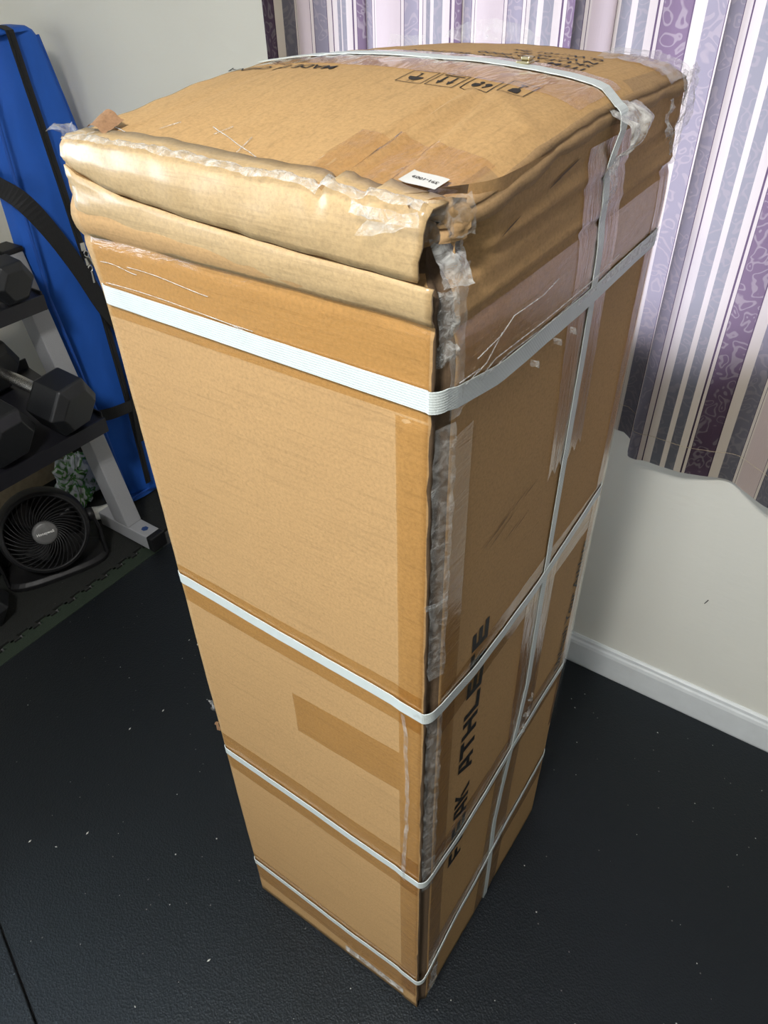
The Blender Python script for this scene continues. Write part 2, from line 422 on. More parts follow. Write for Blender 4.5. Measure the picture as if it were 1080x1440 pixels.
def baseboard(name, p0, p1, inward):
    prof = [(0, -.012), (0.013, -.012), (0.013, 0.062), (0.011, 0.070), (0.008, 0.074), (0.007, 0.081), (0.003, 0.085), (0, 0.085)]
    mb = MB(); iv = Vector(inward)
    r0 = [Vector(p0) + iv * d + Vector((0, 0, z)) for d, z in prof]; r1 = [Vector(p1) + iv * d + Vector((0, 0, z)) for d, z in prof]
    n = len(prof); mb.add(r0 + r1, [(i, (i + 1) % n, n + (i + 1) % n, n + i) for i in range(n)] + [tuple(range(n)), tuple(range(2 * n - 1, n - 1, -1))])
    return struct(mb.build(name, M_trim))
baseboard('baseboard_back', (XL + .014, YB, 0), (XR - .014, YB, 0), (0, -1, 0))
baseboard('baseboard_left', (XL, YF, 0), (XL, YB, 0), (1, 0, 0))
def window(name, axis, pos, thick, hole):
    h0, h1, g0, g1 = hole; mid = pos + thick * 0.6
    mb = MB(); f = .045
    def bx(mb, p0, p1, q0, q1, d):
        if axis == 'y': mb.box((p0, mid - d, q0), (p1, mid + d, q1))
        else: mb.box((mid - d, p0, q0), (mid + d, p1, q1))
    bx(mb, h0, h0 + f, g0, g1, .03); bx(mb, h1 - f, h1, g0, g1, .03); bx(mb, h0 + f, h1 - f, g0, g0 + f, .03); bx(mb, h0 + f, h1 - f, g1 - f, g1, .03)
    o = struct(mb.build(name, M_vinyl))
    m2 = MB(); c = (h0 + h1) / 2; bx(m2, c - .02, c + .02, g0 + f, g1 - f, .025); m2.build('mullion', M_vinyl, o)
    for a, b in ((h0 + f, c - .02), (c + .02, h1 - f)):
        m3 = MB(); bx(m3, a, b, g0 + f, g1 - f, .003); m3.build('pane', M_glass, o)
    return o
mb = MB(); mb.add([(.1455, YB - .0006, .323), (.1470, YB - .0006, .3225), (.1520, YB - .0006, .335), (.1505, YB - .0006, .3365)], [(0, 1, 2, 3)]); mb.build('scuff_mark', simple('dark_scuff', (.03, .03, .03), .8), bpy.data.objects['wall_back'])
window('window_1', 'y', YB, 0.14, W1); window('window_2', 'x', XL, -0.14, W2); window('rear_fill_window', 'y', YF, -0.14, W3)  # the last one is unseen, added for fill light

# ------------------------------------------------------------------ ceiling lamp (behind and above the camera)
LX, LY = 0.05, -1.0
lamp = thing('ceiling_lamp', 'round white flush ceiling lamp behind the camera', 'lamp', (LX, LY, ZC))
mb = MB(); mb.lathe([(.0005, 0), (.215, 0), (.22, -.008), (.22, -.022), (.205, -.024), (.0005, -.024)], Matrix.Translation((LX, LY, ZC - .0005)), 40); mb.build('lamp_base', M_vinyl, lamp, smooth=False)
m_, nt_, out_ = mat('lamp_diffuser_glow'); em = N(nt_, 'Emission'); em.inputs[0].default_value = (1, .97, .92, 1); em.inputs[1].default_value = 4.0; L(nt_, em.outputs[0], out_.inputs[0])
mb = MB(); mb.lathe([(.0005, -.048), (.10, -.046), (.17, -.038), (.198, -.025), (.0005, -.0245)], Matrix.Translation((LX, LY, ZC - .0005)), 40); mb.build('diffuser', m_, lamp, smooth=True)
ll = area('ceiling_lamp_light', (LX, LY, ZC - .052), (0, 0, 0), .38, .38, 46, (1.0, .975, .93)); ll.data.shape = 'DISK'
# ------------------------------------------------------------------ floor mats
SE = ((-0.705, -0.325), (-0.518, -0.381))
ssl = (SE[1][1] - SE[0][1]) / (SE[1][0] - SE[0][0])
def seam_y(x): return SE[0][1] + ssl * (x - SE[0][0])
def poly_slab(name, pts, z0, z1, m, parent=None, bevel=0.002):
    mb = MB(); n = len(pts)
    mb.add([(x, y, z0) for x, y in pts] + [(x, y, z1) for x, y in pts],
           [tuple(reversed(range(n))), tuple(range(n, 2 * n))] + [(i, (i + 1) % n, n + (i + 1) % n, n + i) for i in range(n)])
    return mb.build(name, m, parent, bevel=bevel)
x0, x1 = -1.262, 0.62
tag(poly_slab('rubber_mat', [(x0, seam_y(x0) + .0015), (x1, seam_y(x1) + .0015), (x1, YB - .016), (x0, YB - .016)], -.012, 0, M_rubber),
    'black flecked rubber gym mat under the tall strapped carton', 'mat', 'rubber gym mats')
tag(poly_slab('rubber_mat', [(x0, -1.75), (x1, -1.75), (x1, seam_y(x1) - .0015), (x0, seam_y(x0) - .0015)], -.012, 0, M_rubber),
    'black rubber mat beyond the thin diagonal seam at the lower left', 'mat', 'rubber gym mats')
tag(poly_slab('rubber_mat', [(x1 + .003, -1.75), (XR - .02, -1.75), (XR - .02, YB - .016), (x1 + .003, YB - .016)], -.012, 0, M_rubber),
    'black rubber mat along the window wall at the right', 'mat', 'rubber gym mats')

# interlocking foam tiles and their border by the rack
def tooth_edge(xb, y0, y1, depth, period=0.055, rev=False):
    pts = []; y = y0
    while y < y1 - 1e-6:
        p = min(period, y1 - y)
        pts += [(xb, y), (xb, y + p * .28), (xb + depth, y + p * .20), (xb + depth, y + p * .80), (xb, y + p * .72)]
        y += period
    pts.append((xb, y1)); return pts
bx = -1.3005
edge = tooth_edge(bx, -1.2, 0.575, -0.014)
tag(poly_slab('mat_border_strip', [(x0 - .002, 0.575), (x0 - .002, -1.2)] + edge, -.012, -.001, M_border, bevel=.0012),
    'dark green border strip of the foam floor tiles beside the black mat', 'mat border')
edge2 = tooth_edge(bx - .0055, -0.055, 0.825, -0.016)
tag(poly_slab('foam_tile', [(-1.96, 0.825), (-1.96, -0.055)] + edge2, -.012, -.001, M_foam, bevel=.0015),
    'dark grey interlocking foam tile under the dumbbell rack and fan', 'floor tile', 'foam tiles')
edge3 = tooth_edge(bx - .0055, -0.99, -0.060, -0.016)
tag(poly_slab('foam_tile', [(-1.96, -0.060), (-1.96, -0.99)] + edge3, -.012, -.001, M_foam, bevel=.0015),
    'dark grey interlocking foam tile left of the black mat, outside the rack', 'floor tile', 'foam tiles')

# ------------------------------------------------------------------ CARTON
BW, ZT = 0.354, 1.300
carton = thing('shipping_carton', 'tall battered brown cardboard carton bound with white straps, standing on the black mat', 'carton', (-.177, .223, 0))
YS = [0, .06, .14, .22, .28, .36, .452]; XS = [-.354, -.26, -.177, -.09, -.022, 0]
TH = [[1.300, 1.308, 1.318, 1.324, 1.324, 1.320, 1.316], [1.303, 1.313, 1.325, 1.333, 1.334, 1.330, 1.324], [1.300, 1.311, 1.325, 1.334, 1.335, 1.332, 1.327],
      [1.299, 1.309, 1.322, 1.331, 1.333, 1.330, 1.325], [1.298, 1.304, 1.315, 1.322, 1.324, 1.322, 1.319], [1.294, 1.295, 1.303, 1.310, 1.311, 1.310, 1.309]]
def catm(x, xs, ys):
    n = len(xs)
    if x <= xs[0]: return ys[0]
    if x >= xs[-1]: return ys[-1]
    for i in range(n - 1):
        if x <= xs[i + 1]:
            hh = xs[i + 1] - xs[i]; t = (x - xs[i]) / hh
            m0 = (ys[i + 1] - ys[i - 1]) / (xs[i + 1] - xs[i - 1]) if i > 0 else (ys[1] - ys[0]) / (xs[1] - xs[0])
            m1 = (ys[i + 2] - ys[i]) / (xs[i + 2] - xs[i]) if i + 2 < n else (ys[-1] - ys[-2]) / (xs[-1] - xs[-2])
            t2, t3 = t * t, t * t * t
            return (2 * t3 - 3 * t2 + 1) * ys[i] + (t3 - 2 * t2 + t) * hh * m0 + (-2 * t3 + 3 * t2) * ys[i + 1] + (t3 - t2) * hh * m1
def gs(a, a0, w): return exp(-((a - a0) / w) ** 2)
def top_h(x, y):
    xc = min(max(x, -.354), 0); yc = min(max(y, 0), .452)
    h = catm(xc, XS, [catm(yc, YS, r) for r in TH])
    h += 0.0012 * nz(x * 14, y * 9, 2.0) + 0.0005 * nz(x * 60, y * 12, 5)
    f = max(0, min(1, (0.20 - y) / .05))
    xl = -.083 - .004 * (y / .18)
    h += f * (0.0042 * gs(x, xl, .0042) - 0.0052 * gs(x, xl - .009, .0042))
    xl2 = -.048 - .017 * (y / .18)
    h += f * (0.0024 * gs(x, xl2, .005) - 0.0032 * gs(x, xl2 - .009, .005))
    # diagonal fold from the icons to the right edge
    ax_, ay_, bx_, by_ = -.066, .188, -.020, .145
    t = max(0, min(1, ((x - ax_) * (bx_ - ax_) + (y - ay_) * (by_ - ay_)) / ((bx_ - ax_) ** 2 + (by_ - ay_) ** 2)))
    dd = math.hypot(x - ax_ - t * (bx_ - ax_), y - ay_ - t * (by_ - ay_)); h += .0018 * gs(dd, 0, .004)
    if x > -.03: h += .0018 * nz(x * 90, y * 45, 12) * (x + .03) / .03
    h -= 0.0012 * gs(x, -.30, .004) * max(0, min(1, y / .05))
    return h
def yback(z): return .430 + .024 * min(1, z / 1.2)
def front_y(x, z):
    y = 0.0012 * nz(x * 7, z * 5, 1) + 0.0004 * nz(x * 40, z * 30, 3)
    for z0, d, sl in ((1.045, .0007, -.02), (1.00, .0010, .02), (0.93, .0006, -.05), (.60, .0005, .04), (.575, .0007, .0)):
        y += d * gs(z + sl * (x + .177), z0, .006) * (0.6 + 0.5 * nz(x * 9, z0 * 40, 8))
    y -= 0.0045 * max(0, 1 - abs((z - 1.240) / .016)) ** .6 if abs(z - 1.240) < .016 else 0
    y += 0.0018 * gs(z, 1.223, .004) + .0018 * gs(z, 1.2555, .005)
    y -= .0016 * gs(x, -.354, .03) * gs(z, 1.25, .05)
    # loose edge along the corner tape
    return y
def right_x(y, z):
    x = 0.0014 * nz(y * 7, z * 5, 11) + .0004 * nz(y * 40, z * 30, 13)
    sl = .03 * (y - .2)
    x -= .0022 * gs(z - sl, 1.222, .0035) - .0016 * gs(z - sl, 1.230, .004)
    x -= .0020 * gs(z - sl, 1.257, .004) - .0012 * gs(z - sl, 1.265, .005)
    x -= .0014 * gs(z - .08 * y, 1.262, .004) * (1 if y < .25 else max(0, 1 - (y - .25) / .05))
    x += .002 * gs(z, 1.19, .03)
    x -= .004 * gs(y, .03, .03) * gs(z, 1.26, .03)
    return x
zl = linsp(0, 1.14, 72)[:-1] + linsp(1.14, 1.302, 44)
fx = linsp(-.354, -.006, 50)
chan = [(-.0045, .002), (-.008, .007), (-.0065, .0115), (-.003, .015)]
ry = linsp(.018, 1.0, 56)
NB, NLft = 14, 18
def body_ring(z):
    P = []; yb = yback(z)
    deep = max(0, min(1, (z - 1.243) / .012))
    jag = .0022 * nz(1.7, z * 38, 4) + .0012 * nz(2.2, z * 120, 6)
    for i, x in enumerate(fx):
        xx = x; yy = front_y(x, z)
        xx = x - .002 * gs(x, -.354, .01) * gs(z, 1.24, .05) * 5
        if i >= len(fx) - 1: xx += jag
        if x > -.04: q = (x + .04) / .034; yy += deep * .016 * q; xx -= deep * .018 * q
        if z < 1.15 and x > -.034: yy -= .0012
        P.append((xx, yy, z))
    for k, (cx, cy) in enumerate(chan):
        r = .0022 * nz(cx * 200, z * 55, 9 + k)
        P.append((cx + r - deep * .018, cy + .7 * r + deep * .016, z))
    for t in ry:
        y = t if t < 1 else 1
        y = .018 + (t - .018) / .982 * (yb - .018)
        xx = right_x(y, z)
        if y < .075: q = 1 - (y - .018) / .057; xx -= deep * .018 * q ** 2 + deep * .003 * q * nz(y * 120, z * 90, 2); y += deep * .016 * q
        P.append((xx, y, z))
    for i in range(1, NB): P.append((0 + (-BW) * i / NB, yb + .001 * nz(i * .7, z * 6, 20), z))
    for i in range(1, NLft): P.append((-BW + .001 * nz(i * .5, z * 6, 30), yb * (1 - i / NLft), z))
    return P
mb = MB(); rings = [body_ring(z) for z in zl]; n = len(rings[0])
mb.grid(lambda i, j: rings[j][i], n, len(zl), True)
mb.f.append(tuple(reversed(range(n))))
body = mb.build('carton_wall', M_card_wall, carton, smooth=True)
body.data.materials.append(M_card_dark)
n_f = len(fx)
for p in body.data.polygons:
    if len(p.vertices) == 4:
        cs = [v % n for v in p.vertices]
        if all(n_f - 1 <= c <= n_f + 4 for c in cs) or (min(p.vertices) // n > len(zl) - 15 and all(n_f - 5 <= c <= n_f + 6 for c in cs)): p.material_index = 1; p.use_smooth = True  # channel is dirty; cavity faces near the top get painted shade

# top panel, with edges rolled over
def top_pt(i, j, NU, NV):
    u = i / (NU - 1); v = j / (NV - 1)
    # extended parameter beyond edges for the rolled rim
    def ext(t, lo, hi, k):
        return lo + (hi - lo) * t
    x = -.354 + .354 * u; y = .002 + .450 * v
    return x, y
NU, NV = 64, 76
def topgrid(i, j):
    # 4 rim rows each side
    R = 5
    ii = min(max(i - R, 0), NU - 1); jj = min(max(j - R, 0), NV - 1)
    x, y = top_pt(ii, jj, NU, NV); z = top_h(x, y)
    dx = (i - R) - ii; dy = (j - R) - jj
    def roll(k): # k = 1..R overshoot
        a = k / R * 2.3; r = .0075
        return r * sin(a), r * (1 - cos(a))
    if dx:
        o, d = roll(abs(dx)); wob = 1 + .35 * nz(x * 9, y * 22, 6)
        x += (1 if dx > 0 else -1) * o * (0.85 if dx > 0 else .5) * wob - (0.004 if dx > 0 else -.004); z -= d * wob
    if dy:
        o, d = roll(abs(dy))
        if dy < 0 and x > -.03: y += .014; z -= .004
        y += (1 if dy > 0 else -1) * o * .55 - (.003 if dy > 0 else -.006); z -= d * (0.8 if dy > 0 else 1)
    # crushed front-right corner
    c = gs(x, 0, .035) * gs(y, 0, .035)
    z -= .007 * c; x -= .010 * c; y += .007 * c
    z += .0008 * c * nz(x * 150, y * 150, 7)
    # dents in the left rim
    if i < R + 3: z += .0020 * nz(3, y * 30, 8)
    return (x, y, z)
mb = MB(); mb.grid(topgrid, NU + 10, NV + 10)
tp = mb.build('top_panel', M_card_top, carton, smooth=True)
tp.data.materials.append(M_card_worn)
for p in tp.data.polygons:
    q = sum(v % (NU + 10) for v in p.vertices) / 4; w_ = sum(v // (NU + 10) for v in p.vertices) / 4
    if q > NU + 3.2 - (1.8 if w_ > 58 or w_ < 18 else 0): p.material_index = 1

# front flap rolled over the top edge, ending short of the crushed corner
def crease_z(x): return interp(x, [-.354, -.345, -.294, -.222, -.112, -.016], [1.284, 1.278, 1.268, 1.262, 1.2565, 1.2545])
fpx = linsp(-.3555, -.010, 60)
def flap_profile(x):
    zc = crease_z(x); zt = top_h(x, .004) + .0010
    w = nz(x * 10, 3.3, 1) * .0015
    e = max(0, (x + .05) / .035)      # lifts at the torn end
    return [(.020, top_h(x, .020) + .0008), (.010, top_h(x, .010) + .0012), (.001, zt + .0008), (-.006, lerp(zt, zc, .14)), (-.0085 + w - .001 * e, lerp(zt, zc, .32)), (-.0095 + w - .002 * e, lerp(zt, zc, .50)),
            (-.0088 - w - .003 * e, lerp(zt, zc, .70)), (-.0072 - .003 * e, lerp(zt, zc, .88)), (-.0048 - .003 * e, zc + .0002), (.0010, zc + .0004)]
def flap_pt(i, j):
    x = fpx[i]; y, z = flap_profile(x)[j]
    if y < 0: y *= .80 - .30 * max(0, min(1, (x + .06) / .05))
    t = j / 9
    endx = x
    if i >= 56: endx = x - .010 * (t - .3) * (i - 55) / 4 + .0025 * nz(j * .9, 2.2)
    rag = .0009 * nz(x * 50, j * .7, 4)
    k = gs(x, -.357, .02)
    y += k * (.003 + .002 * nz(j * .8, 7.7, x * 60)) + rag + .0011 * nz(x * 28, j * .9, 14) * sin(pi * t)
    return (endx, y, z + rag)
mb = MB(); mb.grid(flap_pt, len(fpx), 10)
fl = mb.build('front_flap', M_card_flap, carton, smooth=True, solid=.0018)
# second folded layer just below it
def layer_pt(i, j):
    x = linsp(-.3565, -.0045, 56)[i]; t = j / 7
    z0 = crease_z(x) - .002; z1 = 1.2255 + .0012 * nz(x * 16, 1, 2)
    z = lerp(z0, z1, t)
    y = -.0034 - .0012 * sin(pi * t) + .0012 * nz(x * 12, z * 160, 5) + .0009 * nz(x * 30, z * 60, 3)
    if x > -.03: y -= .002 * (x + .03) / .03
    y += .0040 * t ** 2
    x += .004 * gs(x, -.358, .01) * t
    if i > 53: x += .003 * nz(j * .8, 5.5)
    # folds gathered at the left end
    g = gs(x, -.357, .045); y += g * .0018 * sin(t * 13 + x * 60)
    return (x, y, z)
mb = MB(); mb.grid(layer_pt, 56, 8)
mb.build('folded_flap_layer', M_card_flap, carton, smooth=True, solid=.0022)
# tape ------------------------------------------------------------------------
OFF = .0007
def tape_front(x0, x1, z0, z1, m=M_tape, rag=0.0, skew=0.0, nx=None):
    nx = nx or max(3, int((x1 - x0) / .008)); nzc = max(3, int((z1 - z0) / .006))
    def f(i, j):
        u = i / (nx - 1); v = j / (nzc - 1); x = lerp(x0, x1, u)
        z = lerp(z0, z1, v) + skew * (u - .5) + (rag * nz(u * 9, v * 2, x0 * 90) if j in (0, nzc - 1) else 0)
        return (x, front_y(x, z) - (.0012 if (z < 1.15 and x > -.034) else 0) - OFF, z)
    mb = MB(); mb.grid(f, nx, nzc); return mb.build('packing_tape', m, carton, smooth=True)
def tape_right(y0, y1, z0, z1, m=M_tape, skew=0.0, rag=0.0, dy=0.0, off=OFF):
    ny = max(3, int((y1 - y0) / .008)); nzc = max(3, int((z1 - z0) / .006))
    def f(i, j):
        u = i / (ny - 1); v = j / (nzc - 1); z = lerp(z0, z1, v) + skew * u
        if j == 0: z += rag * (1 if i % 2 else -1)
        y = lerp(y0, y1, u) + dy * v
        return (right_x(y, z) + off, y, z)
    mb = MB(); mb.grid(f, ny, nzc); return mb.build('packing_tape', m, carton, smooth=True)
tape_front(-.353, -.008, 1.152, 1.224)
tape_front(-.353, -.008, .778, .838, skew=-.004)
tape_front(-.190, -.036, .640, .716, skew=.006)
tape_front(-.353, -.008, .412, .500, skew=-.006)
tape_front(-.353, -.008, .046, .136, skew=-.004)
tape_front(-.036, -.007, .050, 1.150)
tape_right(.020, .440, 1.150, 1.216, skew=.006)
tape_right(.020, .438, .752, .820, skew=.012, off=.0011)
tape_right(.020, .432, .415, .490, skew=.012, off=.0011)
tape_right(.020, .425, .125, .190, skew=.02, off=.0011)
tape_right(.232, .322, .965, 1.290, M_tape_v, rag=.006, dy=-.012, off=.0014)
tape_right(.225, .310, .470, .800, M_tape_v, rag=.004, off=.0015)
tape_right(.180, .262, .006, .45, M_tape, rag=.003, dy=.02, off=.0015)
tape_right(.420, .448, .30, 1.235, M_tape_v, dy=.004, off=.0014)
tape_right(.020, .052, .03, 1.13, M_tape, off=.0013)
# tape across the top beneath the strap
def tape_top(x0, x1, y0, y1, m=M_tape_top, off=.0009, nx=70, ny=16, wr=.0010):
    def f(i, j):
        u = i / (nx - 1); v = j / (ny - 1); x = lerp(x0, x1, u)
        y = lerp(y0, y1, v) + .002 * nz(u * 20, v, 3)
        return (x, y, top_h(x, y) + off + wr * max(0, nz(u * 26 + v * 3, v * 1.3, 9)))
    mb = MB(); mb.grid(f, nx, ny); return mb.build('packing_tape', m, carton, smooth=True)
tape_top(-.340, -.010, .212, .300)
tape_top(-.120, -.012, .020, .085, off=.0008, nx=30, wr=.0016)
tape_top(-.055, -.008, .40, .448, off=.0008, nx=24, ny=10, wr=.003)

# straps -----------------------------------------------------------------------
def strap_loop(zs, width=.0165, off=.0022, name='strap', tw=0.0):
    # zs: heights at (front left, front right corner, right y=.25, right back)
    path = []; nor = []
    rr = .016
    def addp(x, y, z, nx, ny): path.append((x, y, z)); nor.append((nx, ny, 0))
    zc = zs[1]
    for x in linsp(-BW + .006, -.008, 30):
        z = interp(x, [-BW, 0], [zs[0], zc]) + .0006 * nz(x * 12, zc * 9); addp(x, front_y(x, z) - off - (.0012 if x > -.036 and z < 1.15 else 0), z, 0, -1)
    for k in range(1, 8):
        a = k / 8 * pi / 2; addp(-.0075 + (.0075 + off) * sin(a), .010 - (.0105 + off + .0008) * cos(a), zc, sin(a), -cos(a))
    for y in linsp(rr + .004, yback(zc) - .008, 34):
        z = interp(y, [0, .09, .25, .45], [zc, zs[4] if len(zs) > 4 else lerp(zc, zs[2], .4), zs[2], zs[3]])
        addp(right_x(y, z) + off, y, z, 1, 0)
    yb = yback(zc); zb = zs[3]
    for k in range(1, 4):
        a = k / 4 * pi / 2; r = .008; addp(-r + (r + off) * cos(a), yb - r + (r + off) * sin(a), zb, cos(a), sin(a))
    for x in linsp(-.01, -BW + .01, 8): addp(x, yb + off, lerp(zb, zs[0], -x / BW), 0, 1)
    for k in range(1, 4):
        a = k / 4 * pi / 2; r = .008; addp(-BW + r - (r + off) * sin(a), yb - r + (r + off) * cos(a), zs[0], -sin(a), cos(a))
    for y in linsp(yb - .012, .012, 10): addp(-BW - off, y, zs[0], -1, 0)
    for k in range(0, 5):
        a = k / 4 * pi / 2; r = .006; addp(-BW + r - (r + off) * cos(a), r - (r + off) * sin(a), zs[0], -cos(a), -sin(a))
    mb = MB(); mb.ribbon(path, nor, width, .0010, wdirs=[(0, 0, 1)] * len(path))
    return mb.build(name, M_strap, carton)
strap_loop((1.1735, 1.1700, 1.152, 1.159, 1.154), .0175)
strap_loop((.8200, .8080, .791, .822, .790), .0150)
strap_loop((.4600, .4480, .453, .461, .434), .0135)
strap_loop((.1130, .1120, .181, .210, .142), .0125)
vp = [(.268, 1.268), (.271, 1.203), (.278, 1.133), (.275, .988), (.272, .78), (.272, .586), (.254, .48), (.240, .428), (.219, .268), (.221, .172), (.224, .042), (.224, .004)]
path, nor, wd = [], [], []
for x in linsp(-.350, -.006, 40):
    y = interp(x, [-.35, -.31, -.17, -.08, -.015, 0], [.238, .268, .266, .270, .276, .272])
    path.append((x, y, top_h(x, y) + .0014)); nor.append((0, 0, 1)); wd.append((0, 1, 0))
for k in range(1, 7):
    a = k / 7 * pi / 2; zt = top_h(0, .27)
    path.append((-.002 + .0085 * sin(a), .2705, zt - .008 + .0098 * cos(a))); nor.append((sin(a), 0, cos(a))); wd.append((0, 1, 0))
zz = [z for z in linsp(1.296, .004, 70)]
for z in zz:
    y = interp(-z, [-q[1] for q in vp], [q[0] for q in vp])
    path.append((right_x(y, z) + .0017 + (.006 * gs(z, 1.30, .02)), y, z)); nor.append((1, 0, 0)); wd.append((0, 1, 0))
mb = MB(); mb.ribbon(path, nor, [.0165] * 40 + [.0165] * 6 + [.0135] * 70, .0009, wdirs=wd)
mb.build('strap', M_strap, carton)
lp = [(-BW - .0015, .238, z) for z in linsp(.004, 1.31, 20)] + [(-.352, .238, 1.322)]
mb = MB(); mb.ribbon(lp, [(-1, 0, 0)] * 20 + [(-.7, 0, .7)], .0165, .0009, wdirs=[(0, 1, 0)] * 21); mb.build('strap', M_strap, carton)
# crimped clip on the top strap
mb = MB()
cx, cy = -.090, .281; ch = top_h(cx, cy)
mb.box((cx - .006, cy - .007, ch + .002), (cx + .006, cy + .006, ch + .0045)); mb.box((cx - .003, cy - .004, ch + .0045), (cx + .005, cy + .005, ch + .0075))
mb.build('strap_clip', M_brass, carton, bevel=.001)

# plastic film scraps -----------------------------------------------------------
def crumple(name, fn, nu, nv, m, amp=.003, sc=60, seed=0, parent=carton):
    def f(i, j):
        p = Vector(fn(i / (nu - 1), j / (nv - 1)))
        d = noise.noise_vector(p * sc + Vector((seed * 3.1, seed, 0))) * amp + noise.noise_vector(p * sc * 2.7 + Vector((seed, 0, 9))) * amp * .45
        return tuple(p + d)
    mb = MB(); mb.grid(f, nu, nv); return mb.build(name, m, parent, smooth=True)
# over the strap on the right top edge: a gathered flap narrowing downward
def gather(u, v):
    w = lerp(.084, .010, v ** .75); yc = lerp(.284, .2705, v)
    z = lerp(1.316, 1.262, v); x = .0065 + .012 * sin(pi * min(1, v * 1.2)) + .006 * sin(u * 9) * (1 - v)
    if v < .25:
        t = v / .25; x = lerp(-.034, .006, t); z = lerp(1.3185, 1.308, t * t)
    return (x, yc + (u - .5) * w, z)
crumple('plastic_film', gather, 30, 30, M_film_white, .0026, 70, 1)
crumple('plastic_film', lambda u, v: (.004 + .004 * sin(v * 3), .258 + .018 * u + .006 * v, 1.268 - .030 * v), 8, 10, M_film_edge, .003, 90, 2)
# wrapped over the back right corner
crumple('plastic_film', lambda u, v: (lerp(-.075, .004, u) , lerp(.395, .462, v), top_h(lerp(-.075, 0, u), .44) + .004 - .012 * max(0, u - .8) * 5 * .3), 18, 16, M_film, .0028, 60, 3)
crumple('plastic_film', lambda u, v: (.004 + .004 * sin(v * 5), lerp(.425, .466, u), lerp(1.318, 1.232, v)), 12, 22, M_film_edge, .0055, 75, 4)
crumple('plastic_film', lambda u, v: (.0035 + .002 * sin(v * 9), lerp(.398, .412, u) + .010 * v, lerp(1.298, 1.262, v)), 6, 12, M_film_edge, .004, 120, 5)
# ridge of bunched film along the front top rim
crumple('plastic_film', lambda u, v: (lerp(-.345, -.012, u), -.003 + .012 * (v - .5) + .004 * nz(u * 9, 1), top_h(lerp(-.345, -.012, u), .002) + .0024 + .0042 * sin(pi * v) * (.35 + .65 * abs(nz(u * 14, 4)) + .4 * u)), 90, 7, M_film_edge, .0018, 120, 6)
# loose film lying on the flap and the top
crumple('plastic_film', lambda u, v: (lerp(-.046, -.014, u) - .01 * v, -.0135 - .002 * v, lerp(1.291, 1.279 + .008 * u, v)), 16, 8, M_film, .0016, 80, 7)
crumple('plastic_film', lambda u, v: (lerp(-.060, -.010, u), -.0130 - .003 * sin(3 * u), lerp(1.299, 1.2915, v)), 22, 6, M_film_edge, .0022, 90, 8)
# around the crushed corner
crumple('plastic_film', lambda u, v: (lerp(-.022, .004, u), lerp(-.006, .030, u) + .003 * v, lerp(1.303, 1.276, v)), 22, 16, M_film, .004, 80, 9)
crumple('plastic_film', lambda u, v: (lerp(-.004, .004, u) - .012 * (1 - v), lerp(.010, .034, u), lerp(1.276, 1.246, v)), 12, 14, M_film_white, .003, 90, 32)
crumple('plastic_film', lambda u, v: (lerp(-.006, .002, u), lerp(.006, .019, u), lerp(1.246, 1.194, v)), 8, 16, M_film_edge, .003, 90, 10)
crumple('plastic_film', lambda u, v: (lerp(.001, .0045, u), lerp(.012, .026, u), lerp(1.262, 1.150, v)), 8, 26, M_film, .002, 70, 11)
crumple('plastic_film', lambda u, v: (lerp(-.004, .0035, u), lerp(.002, .021, u), lerp(1.145, .86, v)), 8, 50, M_film, .0020, 60, 12)
crumple('plastic_film', lambda u, v: (lerp(-.0055, .0035, u), lerp(-.003, .021, u), .962 + .006 * (v - .5) + .008 * (u - .5) ** 2), 12, 5, M_film_edge, .0012, 110, 13)
crumple('plastic_film', lambda u, v: (lerp(-.004, .0035, u), lerp(.002, .021, u), lerp(.80, .42, v)), 8, 60, M_film, .0022, 60, 14)
crumple('plastic_film', lambda u, v: (lerp(-.030, -.024, u) + .004 * sin(v * 4), -.0040 - .001 * u, lerp(.80, .44, v)), 4, 60, M_film, .0022, 22, 15)
crumple('crushed_corner', lambda u, v: (lerp(-.026, .0015, u), lerp(.000, .024, u) + .006 * v, lerp(1.300, 1.274, v)), 18, 14, M_card_worn, .0046, 75, 31)
# left corner scraps
crumple('plastic_film', lambda u, v: (lerp(-.366, -.325, u), lerp(-.004, .014, v), 1.304 + .004 * sin(u * 7)), 14, 9, M_film, .0045, 110, 16)
crumple('torn_cardboard_piece', lambda u, v: (lerp(-.338, -.316, u), lerp(.012, .032, v), 1.308 + .008 * v + .003 * sin(5 * u)), 8, 7, M_card_torn, .0016, 120, 17)
crumple('plastic_film', lambda u, v: (lerp(-.361, -.355, u) - .002 * sin(v * 9), -.001 + .002 * u, lerp(.575, .548, v)), 5, 9, M_film_edge, .003, 140, 18)
crumple('plastic_film', lambda u, v: (lerp(-.362, -.355, u), -.001 + .002 * u, lerp(.520, .500, v)), 5, 8, M_card_torn, .003, 140, 19)
# bottom corner tail
crumple('plastic_film', lambda u, v: (.003 + .002 * v, lerp(.028, .050, u) + .012 * v * 0 - .010 * v, lerp(.095, .030, v)), 7, 16, M_film_edge, .003, 90, 20)
crumple('plastic_film', lambda u, v: (lerp(-.15, -.03, u), -.0045, lerp(.028, .048, v) + .002 * u), 30, 6, M_film_white, .0005, 60, 21)
